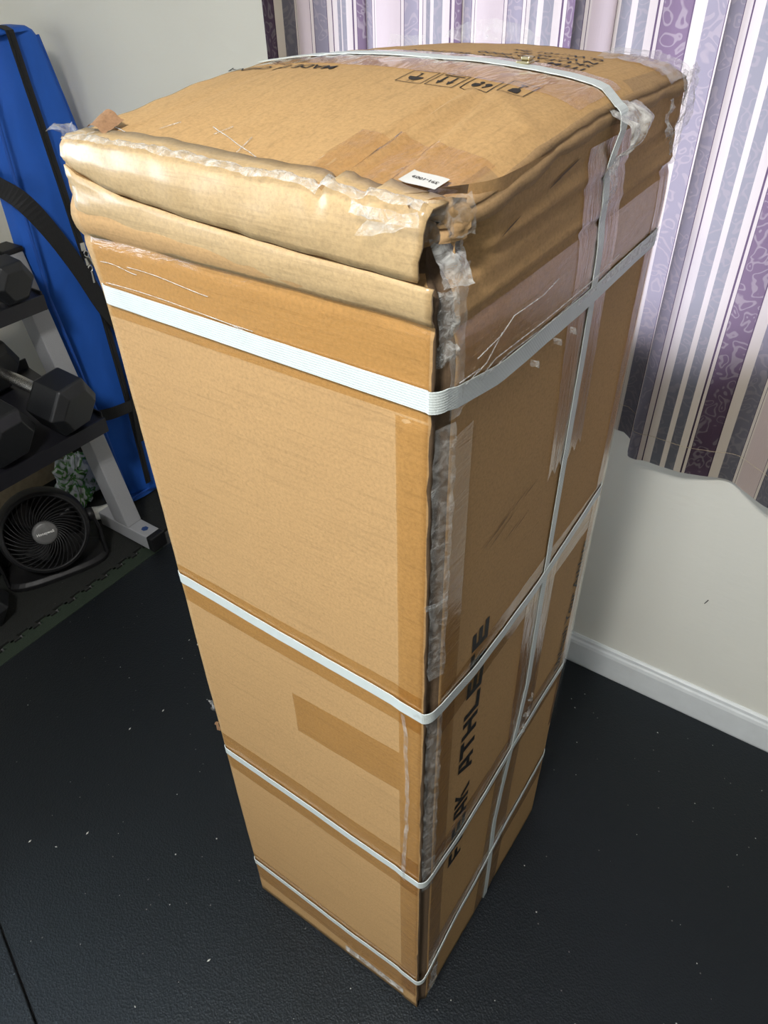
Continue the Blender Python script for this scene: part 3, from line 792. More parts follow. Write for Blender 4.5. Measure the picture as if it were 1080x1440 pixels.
# threads of stretched film on front and right
def thread(pts, r=.0007):
    mb = MB(); mb.tube(pts, r * .6, 5); return mb.build('film_strand', M_film_edge, carton, smooth=True)
def fpt(x, z, o=.0016): return (x, front_y(x, z) - o, z)
def rpt(y, z, o=.0030): return (right_x(y, z) + o, y, z)
for (xa, za, xb, zb) in ((-.345, 1.204, -.300, 1.202), (-.310, 1.2055, -.215, 1.2015), (-.345, 1.185, -.170, 1.183), (-.215, 1.183, -.135, 1.174), (-.21, 1.180, -.155, 1.172)):
    thread([fpt(lerp(xa, xb, t), lerp(za, zb, t) + .0012 * sin(t * 5)) for t in linsp(0, 1, 12)], .0006)
for pts in ([(.045, 1.186), (.08, 1.190), (.10, 1.198), (.15, 1.196), (.18, 1.200)], [(.030, 1.172), (.06, 1.176), (.082, 1.192)], [(.050, 1.166), (.075, 1.173), (.16, 1.170), (.27, 1.170), (.33, 1.176)], [(.055, 1.164), (.10, 1.167), (.18, 1.163), (.26, 1.165)],
            [(.02, 1.178), (.05, 1.176)]):
    thread([rpt(y, z) for y, z in pts], .0008)
crumple('plastic_film', lambda u, v: (.0042, lerp(.235, .452, u), 1.158 + .012 * (v - .3) * (.3 + u)), 24, 5, M_film_edge, .0012, 70, 22)
for (xa, ya, xb, yb) in ((-.235, .050, -.165, .020), (-.225, .040, -.220, .056), (-.185, .022, -.192, .046), (-.33, .030, -.26, .006), (-.275, .032, -.268, .048)):
    thread([(lerp(xa, xb, t), lerp(ya, yb, t), top_h(lerp(xa, xb, t), lerp(ya, yb, t)) + .0012) for t in linsp(0, 1, 8)], .0007)
for (y, z) in ((.19, 1.138), (.145, 1.136), (.225, 1.135)):
    crumple('plastic_film', lambda u, v: (.0035 + .005 * sin(pi * u), y + .012 * u, z + .006 * v - .006 * u), 6, 4, M_film_edge, .0015, 120, 23)
crumple('plastic_film', lambda u, v: (lerp(-.27, -.16, u), .448 + .008 * v, 1.328 + (.014 * sin(pi * u) + .006) * v), 20, 6, M_film, .003, 60, 24)
crumple('plastic_film', lambda u, v: (lerp(-.345, -.30, u), .444 + .008 * v, 1.320 + .010 * v), 10, 5, M_film, .003, 60, 25)
for (y, z) in ((.272, .50), (.278, .53), (.262, .47)):
    crumple('plastic_film', lambda u, v: (.004 + .006 * sin(pi * u), y + .012 * u, z + .012 * v), 6, 5, M_film_edge, .003, 120, 26)
# flat scuff wrinkles at the front flap
# printing -----------------------------------------------------------------------
def top_text(body, size, xr, yb, m=M_ink, bold=.00018, name='printed_text', spacing=1.0):
    vs, fs = text_mesh(body, size, 0, spacing, bold)
    mb = MB(); mb.add([(xr - a, yb - b, top_h(xr - a, yb - b) + .0007) for a, b, c in vs], fs)
    return mb.build(name, m, carton, fix=False)
top_text('ITEM: NORDIC EDITION', .0165, -.048, .316)
top_text('SKU:FA02-0000', .0175, -.050, .338)
top_text('N.W.:95 lbs', .0175, -.053, .358)
top_text('G.W.:101 lbs', .0175, -.056, .381)
top_text('MADE IN CHINA', .0175, -.232, .206)
def top_poly(mb, pts, off=.0006):
    mb.add([(x, y, top_h(x, y) + off) for x, y in pts], [tuple(range(len(pts)))])
def line(mb, a, b, w):
    a, b = Vector(a), Vector(b); d = (b - a).normalized(); nn = Vector((-d.y, d.x)) * w / 2
    k = 6
    for i in range(k):
        p, q = a.lerp(b, i / k), a.lerp(b, (i + 1) / k); top_poly(mb, [tuple(p - nn), tuple(q - nn), tuple(q + nn), tuple(p + nn)])
def icon(x0, x1, kind, y0=.183, y1=.214):
    mb = MB(); w = .0008
    y0 += .05 * (x0 + .15) * 0.18; y1 += .05 * (x0 + .15) * .18
    for a, b in (((x0, y0), (x1, y0)), ((x1, y0), (x1, y1)), ((x1, y1), (x0, y1)), ((x0, y1), (x0, y0))): line(mb, a, b, w)
    cx, cy = (x0 + x1) / 2, (y0 + y1) / 2; s = (x1 - x0) / 2
    def P(u, v): return (cx - u * s, cy - v * (y1 - y0) / 2)     # u right, v up in the print's own frame
    def poly(pts): top_poly(mb, [P(*p) for p in pts])
    def disc(u, v, r, a0=0, a1=360):
        poly([(u + r * cos(rad(a0 + (a1 - a0) * k / 14)), v + r * sin(rad(a0 + (a1 - a0) * k / 14))) for k in range(15)])
    if kind == 'umbrella':
        disc(0, .05, .55, 0, 180); poly([(-.05, -.6), (.05, -.6), (.05, .1), (-.05, .1)]); poly([(.05, -.6), (.25, -.6), (.25, -.5), (.05, -.5)])
        for a in (-.3, .1): poly([(a, .66), (a + .06, .66), (a + .12, .86), (a + .06, .86)])
    elif kind == 'up':
        for a in (-.38, .38):
            poly([(a - .07, -.55), (a + .07, -.55), (a + .07, .25), (a - .07, .25)]); poly([(a - .22, .2), (a + .22, .2), (a, .72)])
        poly([(-.75, -.78), (.75, -.78), (.75, -.68), (-.75, -.68)])
    elif kind == 'hands':
        disc(.3, .25, .30); poly([(-.1, -.1), (.25, -.05), (.6, .0), (.3, .2)]); disc(-.45, -.1, .24); poly([(-.65, .0), (-.45, .05), (-.3, .55), (-.42, .6)]); disc(.15, -.3, .16)
    else:
        poly([(-.38, .75), (.38, .75), (.34, .2), (.14, .0), (-.14, .0), (-.34, .2)]); poly([(-.05, -.6), (.05, -.6), (.05, .05), (-.05, .05)]); poly([(-.3, -.72), (.3, -.72), (.3, -.6), (-.3, -.6)])
    return mb.build('handling_icon', M_ink_thin, carton, fix=False)
icon(-.158, -.134, 'umbrella'); icon(-.130, -.105, 'up'); icon(-.100, -.0765, 'hands', .187, .216); icon(-.0715, -.049, 'glass', .194, .224)
# sticker
def stk(i, j):
    u, v = i / 9, j / 5; x = lerp(-.0475, -.0225, u); y = lerp(.022, .041, v) + .003 * u
    return (x, y, top_h(x, y) + .0014 + .0004 * sin(u * 3))
mb = MB(); mb.grid(stk, 10, 6); st = mb.build('label_sticker', M_label, carton, smooth=True); st['label'] = 'small white paper sticker'
vs, fs = text_mesh('391-1009', .0050, 0, 1.0, .00005)
mb = MB(); mb.add([(-.0245 - a, .0345 - b, top_h(-.0245 - a, .0345 - b) + .0022) for a, b, c in vs], fs); mb.build('printed_number', M_ink_thin, st, fix=False)

# large lettering on the right side, reading upwards
GL = {
 'E': [[(0, 0), (.27, 0), (.27, 1), (0, 1)], [(.27, 0), (1, 0), (1, .24), (.27, .24)], [(.27, .38), (.88, .38), (.88, .62), (.27, .62)], [(.27, .76), (.80, .76), (.80, 1), (.27, 1)]],
 'F': [[(0, 0), (.27, 0), (.27, 1), (0, 1)], [(.27, .30), (.85, .30), (.85, .54), (.27, .54)], [(.27, .76), (1, .76), (1, 1), (.27, 1)]],
 'A': [[(0, 0), (.28, 0), (.66, 1), (.40, 1)], [(.72, 0), (1, 0), (1, 1), (.66, 1), (.72, .75)], [(.36, .22), (.72, .22), (.72, .44), (.45, .44)]],
 'T': [[(0, .76), (1, .76), (1, 1), (0, 1)], [(.36, 0), (.64, 0), (.64, .76), (.36, .76)]],
 'H': [[(0, 0), (.27, 0), (.27, 1), (0, 1)], [(.73, 0), (1, 0), (1, 1), (.73, 1)], [(.27, .38), (.73, .38), (.73, .62), (.27, .62)]],
 'L': [[(0, 0), (.27, 0), (.27, 1), (0, 1)], [(.27, 0), (1, 0), (1, .24), (.27, .24)]],
 'R': [[(0, 0), (.27, 0), (.27, 1), (0, 1)], [(.27, .76), (1, .76), (1, 1), (.27, 1)], [(.74, .44), (1, .44), (1, .76), (.74, .76)], [(.27, .36), (1, .36), (1, .58), (.27, .58)], [(.45, .36), (.72, .36), (1, 0), (.70, 0)]],
 'K': [[(0, 0), (.27, 0), (.27, 1), (0, 1)], [(.27, .40), (.45, .62), (.98, 1), (.66, 1), (.27, .66)], [(.36, .56), (.60, .56), (1, 0), (.68, 0)]],
}
def logo_letter(ch, z0, z1):
    mb = MB()
    for poly in GL[ch]:
        pts = []
        for u, v in poly:
            z = lerp(z0, z1, u + .20 * (v - .5)); yb = interp(z, [.37, .82], [.103, .121]); y = yb - .036 * v
            pts.append((right_x(y, z) + .0006, y, z))
        mb.add(pts, [tuple(range(len(pts)))])
    o = mb.build('printed_letter', M_ink, carton, fix=False); return o
def word(w, z0, z1):
    s = (z1 - z0) / len(w)
    for k, ch in enumerate(w): logo_letter(ch, z0 + k * s + s * .05, z0 + (k + 1) * s - s * .10)
word('FREAK', .372, .556); word('ATHLETE', .585, .858)
vs, fs = text_mesh('Unleash Your Athlete', .0285, .35, 1.0, .0004)
mxw = max(a for a, b, c in vs)
mb = MB(); mb.add([(right_x(.41, .48 + a) + .0012, .412 + .02 * (a / mxw) - b, .470 + a * .268 / mxw) for a, b, c in vs], fs)
mb.build('printed_slogan', M_ink, carton, fix=False)
# scuff streaks (printed dirt raised as thin smears)
def smear(y, z, ln, w, dz):
    mb = MB(); k = 8
    pts = [(y + ln * i / k, z + dz * i / k) for i in range(k + 1)]
    up = [(right_x(a, b) + .0011, a, b + w * sin(pi * (i + .3) / (k + .6)) * (1 + .5 * nz(a * 300, b * 300))) for i, (a, b) in enumerate(pts)]
    dn = [(right_x(a, b) + .0011, a, b - w * .4 * sin(pi * (i + .3) / (k + .6))) for i, (a, b) in enumerate(pts)]
    mb.add(up + dn, [(i, i + 1, k + 2 + i, k + 1 + i) for i in range(k)])
    return mb.build('scuff_mark', M_card_dark, carton, fix=False)
smear(.155, 1.279, .045, .0013, .008); smear(.148, 1.2765, .022, .0008, .004); smear(.075, 1.263, .030, .0011, .006)
for k in range(9):
    smear(.085 + .010 * k + .008 * random.random(), .960 - .004 * k + .05 * random.random(), .035, .0007, .006)

# ------------------------------------------------------------------ CURTAINS
def catmull(P, n):
    out = []
    for i in range(len(P) - 1):
        p0 = Vector(P[max(i - 1, 0)]); p1 = Vector(P[i]); p2 = Vector(P[i + 1]); p3 = Vector(P[min(i + 2, len(P) - 1)])
        for k in range(n):
            t = k / n
            out.append(0.5 * ((2 * p1) + (p2 - p0) * t + (2 * p0 - 5 * p1 + 4 * p2 - p3) * t * t + (3 * p1 - p0 - 3 * p2 + p3) * t ** 3))
    out.append(Vector(P[-1])); return out
def curtain(P, u_ref, x_ref, z0, z1, label, hem_fn=None, seg=7):
    C = catmull(P, seg); arc = [0]
    for i in range(1, len(C)): arc.append(arc[-1] + (C[i] - C[i - 1]).length)
    uo = u_ref - interp(x_ref, [c[0] for c in C] if all(C[i][0] <= C[i + 1][0] for i in range(len(C) - 1)) else [c[0] + i * 1e-9 for i, c in enumerate(C)], arc)
    nz_ = 40; mb = MB()
    zz = [lerp(z0, z1, j / (nz_ - 1)) for j in range(nz_)]
    ym = sum(c[1] for c in C) / len(C)
    def f(i, j):
        c = C[i]; z = zz[j]; hz = hem_fn(c[0]) if hem_fn else 0
        t = j / (nz_ - 1)
        amp = 1 - .35 * t
        w = .004 * nz(c[0] * 7, z * 2.2, 4) + .0012 * nz(c[0] * 30, z * 6, 4)
        return (c[0] + .006 * nz(z * 1.3, i * .05, 1) * t, min(YB - .006, ym + (c[1] - ym) * amp + w), z + hz * (1 - t))
    mb.grid(f, len(C), nz_)
    o = mb.build('curtain', M_curtain, smooth=True, fix=False)
    uvl = o.data.uv_layers.new(name='UVMap'); n = len(C)
    for lp_ in o.data.loops:
        vi = lp_.vertex_index; uvl.data[lp_.index].uv = (arc[vi % n] + uo, zz[vi // n])
    tag(o, label, 'curtain', 'striped window curtains')
    # stitched hem
    mbh = MB()
    mbh.tube([(c[0], min(YB - .004, ym + (c[1] - ym) * .98 + .004 * nz(c[0] * 7, (z0 + .055) * 2.2, 4)) - .0006, z0 + .055 + (hem_fn(c[0]) if hem_fn else 0)) for c in C], .0004, 4)
    mbh.build('hem_stitch', M_beige, o)
    return o
P1 = [(-.895, .842), (-.86, .828), (-.82, .838), (-.775, .818), (-.73, .842), (-.685, .815), (-.645, .842), (-.655, .838), (-.635, .815), (-.60, .812), (-.555, .842), (-.51, .814), (-.462, .842), (-.472, .838), (-.45, .812), (-.42, .810), (-.375, .84), (-.335, .815), (-.295, .836), (-.262, .822), (-.246, .834), (-.262, .842), (-.246, .846)]
P2 = [(-.256, .814), (-.272, .810), (-.262, .800), (-.24, .806), (-.208, .842), (-.222, .838), (-.205, .816), (-.175, .818), (-.135, .845), (-.095, .842), (-.066, .842), (-.049, .838), (-.063, .818), (-.058, .802), (-.044, .799), (-.025, .806), (.03, .812), (.075, .830), (.115, .842), (.15, .822), (.19, .797), (.235, .792), (.28, .815), (.32, .84), (.37, .812), (.43, .80), (.48, .83), (.53, .84), (.59, .805), (.64, .80), (.70, .838), (.76, .81), (.83, .80), (.90, .838), (.97, .81), (1.05, .80), (1.10, .83), (1.14, .838)]
cz = lambda x: -.012 * max(0, min(1, (x + .05) / .12)) + (.022 if x < -.06 else 0) * max(0, min(1, (-.055 - x) / .03))
curtain(P1, 0.0, -.895, .66, 2.17, 'striped purple-grey curtain panel beside the cream wall, its left edge dark brown')
curtain(P2, CPER, .044, .645, 2.17, 'striped curtain panel hanging right of the carton, lower hem charcoal and cream', cz)
rod = thing('curtain_rod', 'slim white curtain rod above the striped curtains', 'curtain rod', (.12, .82, 2.18))
mb = MB(); mb.tube([(-.98, .82, 2.185), (1.22, .82, 2.185)], .011, 12); mb.build('rod', M_vinyl, rod, smooth=True)
for x in (-.94, 1.18):
    mb = MB(); mb.box((x - .012, .815, 2.172), (x + .012, YB, 2.198)); mb.build('bracket', M_vinyl, rod, bevel=.002)

# ------------------------------------------------------------------ BLUE BAG
bag = thing('carry_bag', 'tall bright blue padded carry bag with black zip and webbing, upright behind the rack', 'bag', (-1.55, .71, 0))
BX0, BX1, BY0, BY1, BZ = -1.600, -1.500, .612, .800, 1.268
def bag_y0(z): return interp(z, [0, .1, .3, .7, 1.1, 1.27], [.655, .655, .640, .598, .612, .622])
def bag_y1(z): return interp(z, [0, .1, .3, .7, 1.05, 1.27], [.795, .800, .812, .826, .808, .765])
def rrect(x0, x1, y0, y1, r, nseg=5, ne=9):
    pts = []
    for (cx, cy, a0) in ((x1 - r, y1 - r, 0), (x0 + r, y1 - r, 90), (x0 + r, y0 + r, 180), (x1 - r, y0 + r, 270)):
        for k in range(nseg + 1):
            a = rad(a0 + 90 * k / nseg); pts.append((cx + r * cos(a), cy + r * sin(a)))
    out = []
    for i in range(len(pts)):
        p, q = pts[i], pts[(i + 1) % len(pts)]
        d = math.hypot(q[0] - p[0], q[1] - p[1]); k = ne if d > .06 else 1
        for t in range(k): out.append((lerp(p[0], q[0], t / k), lerp(p[1], q[1], t / k)))
    return out
def bag_ring(z, inset=0):
    y0, y1 = bag_y0(z), bag_y1(z)
    P = rrect(BX0 + inset, BX1 - inset, y0 + inset, y1 - inset, .018)
    res = []
    for (x, y) in P:
        b = .010 * sin(pi * min(1, max(0, (y - y0) / (y1 - y0)))) if x > BX1 - .03 else 0
        d = .006 * nz(x * 5, z * 3, y * 6) + .003 * nz(x * 12, z * 9, y * 14)
        res.append((x + b * .8 + d * .5, y - (d if y < .7 else -d * .3), z))
    return res
bz = [0.001, .006, .02] + linsp(.05, 1.22, 46) + [1.245, 1.26, 1.268]
rs = [bag_ring(z, .012 if k == 0 or k == len(bz) - 1 else (.004 if k in (1, len(bz) - 2) else 0)) for k, z in enumerate(bz)]
mb = MB(); n = len(rs[0]); mb.grid(lambda i, j: rs[j][i], n, len(bz), True)
mb.f.append(tuple(reversed(range(n)))); mb.f.append(tuple((len(bz) - 1) * n + i for i in range(n)))
mb.build('bag_shell', M_blue, bag, smooth=True)
def bag_x(y, z): 
    y0, y1 = bag_y0(z), bag_y1(z)
    return BX1 + .008 * sin(pi * min(1, max(0, (y - y0) / (y1 - y0)))) + .5 * (.006 * nz(BX1 * 5, z * 3, y * 6) + .003 * nz(BX1 * 12, z * 9, y * 14))
# seams / piping on both long edges
mb = MB(); mb.tube([(BX1 - .004, bag_y0(z) + .004 - .006 * nz(BX1 * 5, z * 3, bag_y0(z) * 6), z) for z in linsp(.02, 1.25, 50)], .0042, 6); mb.build('piping', M_piping, bag, smooth=True)
mb = MB(); mb.tube([(BX1 - .004, bag_y1(z) - .004, z) for z in linsp(.02, 1.25, 50)], .0042, 6); mb.build('piping', M_piping, bag, smooth=True)
mb = MB(); mb.tube([(BX1 - .010, y, .012) for y in linsp(.662, .79, 10)], .004, 6); mb.build('piping', M_piping, bag, smooth=True)
zy = lambda z: interp(z, [0, .3, .6, .8, 1.05, 1.27], [.728, .735, .733, .722, .706, .692])
zp = [(bag_x(zy(z), z) + .0012, zy(z), z) for z in linsp(.05, 1.266, 60)] + [(bag_x(.692, 1.266) - .02, .692, 1.271), (BX0 + .02, .692, 1.271)]
mb = MB(); mb.ribbon(zp, [(1, 0, 0)] * 60 + [(.5, 0, 1), (0, 0, 1)], .019, .0016, wdirs=[(0, 1, 0)] * 62); zo = mb.build('zipper', M_zip, bag)
mb = MB(); mb.ribbon([(p[0] + .0016, p[1], p[2]) for p in zp[:60]], [(1, 0, 0)] * 60, .006, .0016, wdirs=[(0, 1, 0)] * 60); mb.build('zip_teeth', M_webbing, zo)
for (zpull, tilt) in ((.800, .25), (.762, -.1)):
    y = zy(zpull); x = bag_x(y, zpull) + .005
    mb = MB()
    mb.box((x - .003, y - .007, zpull - .010), (x + .004, y + .007, zpull + .010))
    M2 = Matrix.Translation((x + .006, y, zpull - .010)) @ Matrix.Rotation(tilt, 4, 'X')
    ring = [(cos(a) * .006, sin(a) * .008) for a in linsp(0, 2 * pi, 13)]
    mb.tube([tuple(M2 @ Vector((0.001, u, w - .008))) for u, w in ring], .0018, 6)
    mb.tube([tuple(M2 @ Vector((0.002, 0, -.016))), tuple(M2 @ Vector((0.003, .002, -.044)))], .0034, 6)
    mb.build('zip_pull', M_silver, bag, smooth=False, bevel=.0008)
# webbing shoulder strap
def web(pts, nrm, w=.044, name='webbing_strap'):
    C = catmull(pts, 6); NN = catmull(nrm, 6); mb = MB(); mb.ribbon(C, NN, w, .002); return mb.build(name, M_webbing, bag, smooth=False)
web([(-1.618, .64, .955), (-1.610, .594, .978), (-1.57, .580, .985), (-1.528, .582, .970), (-1.492, .606, .935), (-1.480, .645, .86), (-1.478, .690, .755), (-1.480, .728, .65), (-1.484, .760, .585), (-1.493, .785, .53)],
    [(-1, -.3, .1), (-.5, -1, .1), (0, -1, .1), (.3, -1, .2), (.9, -.5, .2), (1, -.1, .1), (1, 0, 0), (1, 0, 0), (1, .1, 0), (1, .3, 0)])
web([(-1.492, .795, .55), (-1.485, .782, .47), (-1.482, .765, .40), (-1.482, .75, .30), (-1.486, .742, .20)], [(1, 0, 0)] * 5, .030)
web([(-1.54, .625, .345), (-1.503, .632, .342), (-1.486, .66, .338), (-1.482, .71, .332), (-1.484, .775, .325)], [(0, -1, 0), (.6, -.8, 0), (1, -.2, 0), (1, 0, 0), (1, 0, 0)], .036)

# ------------------------------------------------------------------ DUMBBELL RACK
rack = thing('dumbbell_rack', 'grey two-tier dumbbell rack with sloping uprights and black trays by the left wall', 'rack', (-1.5, .12, 0))
def upx(z): return -1.350 - .225 * z
def obox(mb, p, q, w, d, ny=0):  # slanted tube between p and q in the XZ plane, width w along Y, depth d along -X
    (xa, za), (xb, zb) = p, q
    y0, y1 = ny - w / 2, ny + w / 2
    mb.add([(xa, y0, za), (xa, y1, za), (xa - d, y1, za), (xa - d, y0, za), (xb, y0, zb), (xb, y1, zb), (xb - d, y1, zb), (xb - d, y0, zb)],
           [(0, 3, 2, 1), (4, 5, 6, 7), (0, 1, 5, 4), (1, 2, 6, 5), (2, 3, 7, 6), (3, 0, 4, 7)])
for yy in (.566, -.36):
    mb = MB(); obox(mb, (upx(.05), .05), (upx(.82), .82), .050, .062, yy); mb.build('upright', M_rackgrey, rack, bevel=.003)
    ft = MB(); ft.box((-1.50, yy - .025, 0.002), (-1.285, yy + .025, .05)); fo = ft.build('foot', M_rackgrey, rack, bevel=.003)
    cp = MB(); cp.box((-1.285, yy - .0262, 0.001), (-1.262, yy + .0262, .0515)); cp.build('end_cap', M_plast, fo, bevel=.004)
    tc_ = MB(); tc_.box((upx(.82) - .065, yy - .027, .8202), (upx(.82) + .003, yy + .027, .832)); tc_.build('top_cap', M_plast, rack, bevel=.003)
    if yy > 0:
        b = MB(); b.prism([([(cos(rad(60 * k)) * .0105, sin(rad(60 * k)) * .0105) for k in range(6)], 0), ([(cos(rad(60 * k)) * .0105, sin(rad(60 * k)) * .0105) for k in range(6)], .0012)], Matrix.Translation((-1.318, yy, .0502)))
        s = b.build('round_sticker', M_blue_sticker, fo); 
def tray(xf, zlip, depth, tilt, ya, yb, drop):
    # profile: lip, shelf rising toward the back, back lip
    c, s_ = cos(tilt), sin(tilt)
    prof = [(xf, zlip - drop), (xf, zlip), (xf - .006, zlip), (xf - .008, zlip - .006), (xf - depth * c, zlip - .006 + depth * s_), (xf - depth * c - .002, zlip + .02 + depth * s_), (xf - depth * c - .006, zlip + .02 + depth * s_), (xf - depth * c - .004, zlip - .012 + depth * s_), (xf - .012, zlip - .012), (xf - .004, zlip - drop)]
    mb = MB(); n = len(prof)
    mb.add([(x, ya, z) for x, z in prof] + [(x, yb, z) for x, z in prof], [(i, (i + 1) % n, n + (i + 1) % n, n + i) for i in range(n)] + [tuple(reversed(range(n))), tuple(range(n, 2 * n))])
    return mb.build('tray', M_rackblack, rack)
tray(-1.415, .752, .20, rad(10), -.36, .540, .036)
tray(-1.310, .446, .30, rad(13), -.36, .540, .040)
for (z, xa) in ((.73, -1.425), (.43, -1.325)):
    mb = MB(); mb.box((upx(z) - .03, .5402, z - .02), (xa, .5442, z + .028)); mb.build('tray_end_plate', M_rackblack, rack, bevel=.002)

# dumbbells
def dumbbell(label, front, yaw, tilt, R, hl, gap, group='black hex dumbbells', cat='dumbbell'):
    t = thing('hex_dumbbell', label, cat, front, group)
    # local axis: d = 0 at front face, growing backwards (-X)
    M = Matrix.Translation(front) @ Matrix.Rotation(yaw, 4, 'Z') @ Matrix.Rotation(tilt, 4, 'Y') @ Matrix(((0, 0, -1, 0), (1, 0, 0, 0), (0, 1, 0, 0), (0, 0, 0, 1)))
    def hexr(r): return [(r * cos(rad(60 * k)), r * sin(rad(60 * k))) for k in range(6)]
    for d0 in (0, hl + gap):
        mb = MB(); mb.prism([(hexr(R * .70), d0), (hexr(R * .98), d0 + hl * .16), (hexr(R), d0 + hl * .22), (hexr(R), d0 + hl * .80), (hexr(R * .97), d0 + hl * .85), (hexr(R * .62), d0 + hl)], M)
        mb.build('head', M_dumb, t, bevel=.0022)
    mb = MB(); ln = gap + hl * .1
    prof = [(.012, hl * .95), (.0145, hl + gap * .1), (.0165, hl + gap * .5), (.0145, hl + gap * .9), (.012, hl + gap + hl * .05)]
    mb.lathe(prof, M, 20); mb.build('handle', M_chrome, t, smooth=True)
    return t
dumbbell('small black hex dumbbell at the end of the rack top tray', (-1.395, .478, .800), rad(4), rad(9), .054, .075, .12)
dumbbell('large black hex dumbbell with chrome handle on the lower tray, nearest the grey upright', (-1.285, .466, .512), rad(9), rad(12), .076, .115, .13)
dumbbell('large black hex dumbbell on the lower tray, second from the grey upright', (-1.292, .293, .512), rad(6), rad(12), .076, .115, .13)
dumbbell('black hex dumbbell lying on the foam tile at the left edge, before the fan', (-1.385, .085, .056), rad(-35), 0, .064, .09, .12)

# ------------------------------------------------------------------ FAN
fan_c = Vector((-1.425, .336, .150))
fan = thing('floor_fan', 'round black floor fan with curved grille blades under the dumbbell rack', 'fan', (fan_c.x - .03, fan_c.y, 0))
ax = Vector((1.5, -.65, .72)).normalized()
ux = Vector((0, 0, 1)).cross(ax).normalized(); uy = ax.cross(ux).normalized()
MF = Matrix(((ux.x, uy.x, ax.x, fan_c.x), (ux.y, uy.y, ax.y, fan_c.y), (ux.z, uy.z, ax.z, fan_c.z), (0, 0, 0, 1)))
FR = .110
mb = MB(); mb.lathe([(FR - .010, .004), (FR - .006, .010), (FR, .010), (FR + .004, .004), (FR + .009, -.020), (FR + .010, -.050), (FR + .002, -.085), (FR - .025, -.105), (FR - .06, -.112), (0.001, -.113)], MF, 56)
mb.build('housing', M_plast, fan, smooth=True)
mb = MB(); mb.lathe([(.0005, -.06), (FR - .01, -.06), (FR - .009, .003)], MF, 40); mb.build('inner_duct', M_plast_in, fan, smooth=True)
mb = MB(); mb.lathe([(FR - .010, .009), (FR - .008, .013), (FR - .004, .0135), (FR - .002, .010)], MF, 56); mb.build('front_ring', M_plast, fan, smooth=True)
for k in range(36):
    a0 = 2 * pi * k / 36; mb = MB(); pts = []; nn = []; wd = []
    for t in linsp(0, 1, 9):
        r = lerp(.031, FR - .006, t); a = a0 - 1.0 * t - .12 * sin(pi * t)
        pts.append(MF @ Vector((r * cos(a), r * sin(a), .001 + .006 * sin(pi * min(1, t * 1.1)))))
    mb.ribbon(pts, [ax] * 9, .0022, .007); mb.build('grille_blade', M_plast, fan)
for k in range(3):
    mb = MB(); a0 = 2 * pi * k / 3
    def bl(i, j):
        r = lerp(.02, .092, i / 8); a = a0 + lerp(-.5, .5, j / 6) * (1.1 - .2 * i / 8)
        return MF @ Vector((r * cos(a), r * sin(a), -.035 + .022 * lerp(-.5, .5, j / 6)))
    mb.grid(bl, 9, 7); mb.build('fan_blade', M_plast, fan, smooth=True, solid=.002)
mb = MB(); mb.lathe([(.0005, .0165), (.024, .016), (.0305, .014), (.033, .009), (.033, -.002), (.0005, -.002)], MF, 40); hub = mb.build('hub', M_hub, fan, smooth=True)
vs, fs = text_mesh('Honeywell', .0105, 0, 1.0, .00015); mw = max(a for a, b, c in vs)
mb = MB(); mb.add([MF @ Vector((a - mw / 2, b - .003, .0172)) for a, b, c in vs], fs); mb.build('hub_lettering', M_white_ink, hub, fix=False)
# pivot bracket and base
for sgn in (-1, 1):
    mb = MB(); side = ux * sgn
    p0 = fan_c + side * (FR + .010) - ax * .035
    mb.lathe([(.0005, .018), (.016, .017), (.019, .012), (.019, -.004), (.0005, -.004)], Matrix.Translation(p0) @ (side.to_track_quat('Z', 'Y').to_matrix().to_4x4()), 18)
    mb.build('pivot_knob', M_plast, fan, smooth=True)
    mb = MB(); base = Vector((p0.x, p0.y, 0)) + side * .012
    path = [p0 + side * .006, p0 + side * .014 + Vector((0, 0, -.045)), base + Vector((0, 0, .06)), base + Vector((0, 0, .012))]
    dx = Vector((ax.x, ax.y, 0)).normalized()
    mb.ribbon(path, [side] * 4, [.034, .044, .058, .075], .008, wdirs=[dx] * 4); mb.build('stand_arm', M_plast, fan, bevel=.002)
dx = Vector((ax.x, ax.y, 0)).normalized(); dy = Vector((-dx.y, dx.x, 0))
cb = Vector((fan_c.x, fan_c.y, 0)) - dx * .035
pts = []
for k in range(32):
    a = 2 * pi * k / 32; ca, sa = cos(a), sin(a)
    u = abs(ca) ** .6 * (1 if ca > 0 else -1) * .070; w = abs(sa) ** .6 * (1 if sa > 0 else -1) * .142
    pts.append((u, w))
MBs = Matrix(((dx.x, dy.x, 0, cb.x), (dx.y, dy.y, 0, cb.y), (0, 0, 1, 0), (0, 0, 0, 1)))
mb = MB(); mb.prism([(pts, 0.0), ([(a * 1.0, b * 1.0) for a, b in pts], .012), ([(a * .86, b * .93) for a, b in pts], .022)], MBs); mb.build('base', M_plast, fan, smooth=False, bevel=.002)

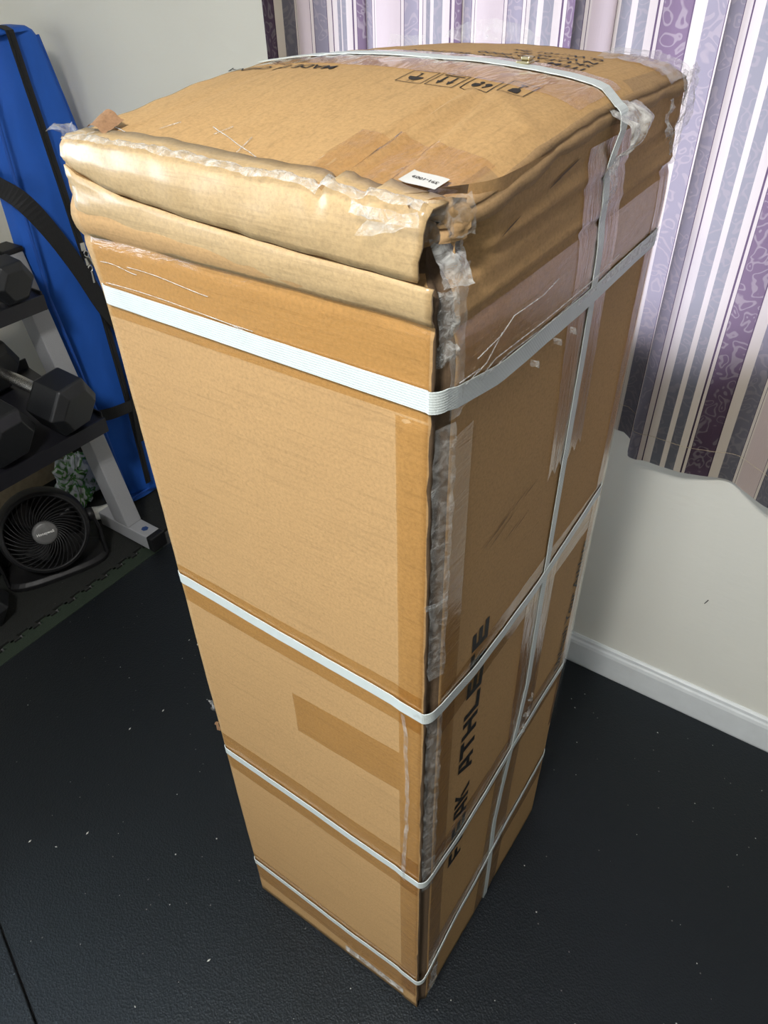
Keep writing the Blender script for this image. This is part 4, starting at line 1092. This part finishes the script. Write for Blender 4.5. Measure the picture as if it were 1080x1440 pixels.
# ------------------------------------------------------------------ things behind the rack
bxn = thing('storage_box', 'beige cardboard box on the floor in shadow behind the fan', 'box', (-1.90, .55, 0))
mb = MB()
xa, xb_, ya, yb_ = -1.965, -1.83, .40, .70
for a, b in (((xa, ya, 0), (xb_, ya + .006, .15)), ((xa, yb_ - .006, 0), (xb_, yb_, .15)), ((xa, ya + .006, 0), (xa + .006, yb_ - .006, .15)), ((xb_ - .006, ya + .006, 0), (xb_, yb_ - .006, .15)), ((xa + .006, ya + .006, 0), (xb_ - .006, yb_ - .006, .006))): mb.box(a, b)
mb.build('box_body', M_beige, bxn)
mb = MB(); mb.add([(xb_, ya, .150), (xb_, yb_, .150), (xb_ + .055, yb_ + .004, .118), (xb_ + .055, ya - .004, .118)], [(0, 1, 2, 3)]); mb.build('box_flap', M_beige, bxn, solid=.004)
def crumpled_bag():
    m, nt, out = mat('printed_plastic_bag')
    v = coords(nt); f = noise_tex(nt, v, 15, 2, .55, 1.6)
    col = ramp(nt, f, [(.40, (.55, .58, .62)), (.47, (.50, .55, .58)), (.53, (.05, .17, .035)), (.58, (.08, .24, .05)), (.61, (.55, .58, .60))])
    principled(nt, out, col, .25, 0, .5, bump(nt, noise_tex(nt, v, 60, 4), .8, .004)); return m
bm = bmesh.new(); bmesh.ops.create_icosphere(bm, subdivisions=4, radius=1)
for v in bm.verts:
    p = v.co.copy(); d = .60 * nz(p.x * 1.3 + 3, p.y * 1.3, p.z * 1.3) + .55 * (abs(nz(p.x * 2.6, p.y * 2.6, p.z * 2.6)) - .25) + .16 * nz(p.x * 8, p.y * 8, p.z * 8)
    p = p * (1 + d); v.co = Vector((-1.680 + p.x * .058, .606 + p.y * .060, max(.0, .058 + p.z * .085)))
me = bpy.data.meshes.new('plastic_bag'); bm.to_mesh(me); bm.free(); me.materials.append(crumpled_bag())
pb = bpy.data.objects.new('plastic_bag', me); COL.objects.link(pb); tag(pb, 'crumpled clear plastic bag with green print behind the grey upright', 'plastic bag')
def paper(label, cx, cy, rz, s1, s2, z=0.004):
    mb = MB()
    def f(i, j):
        u, v = (i / 7 - .5) * s1, (j / 5 - .5) * s2
        return (cx + u * cos(rz) - v * sin(rz), cy + u * sin(rz) + v * cos(rz), z + .006 * (1 + nz(u * 30, v * 30, rz)) * (abs(u) / s1 + .3))
    mb.grid(f, 8, 6); return tag(mb.build('paper_scrap', M_paper, solid=.001, smooth=True), label, 'paper')
paper('white paper scrap on the floor just left of the green printed bag', -1.735, .560, .4, .07, .05)
paper('white paper scrap on the floor between fan and grey upright', -1.545, .575, 1.0, .05, .07)

# lint and crumbs scattered over the mats
mb = MB(); rr = random.Random(3)
for k in range(150):
    x = rr.uniform(-1.15, .5); y = rr.uniform(-.4, .8)
    if -.37 < x < .03 and -.02 < y < .48: continue
    s = rr.choice((.0008, .0010, .0013, .0018)); a = rr.uniform(0, pi); e = rr.choice((1, 1, 2.2))
    pts = [(x + s * e * cos(a), y + s * e * sin(a), .0004), (x - s * sin(a), y + s * cos(a), .0004), (x - s * e * cos(a), y - s * e * sin(a), .0004), (x + s * sin(a), y - s * cos(a), .0004)]
    mb.add(pts + [(x, y, .0004 + s)], [(3, 2, 1, 0), (0, 1, 4), (1, 2, 4), (2, 3, 4), (3, 0, 4)])
lint = mb.build('floor_lint', M_paper, kind='stuff'); tag(lint, 'tiny pale lint specks scattered over the black mats', 'lint')
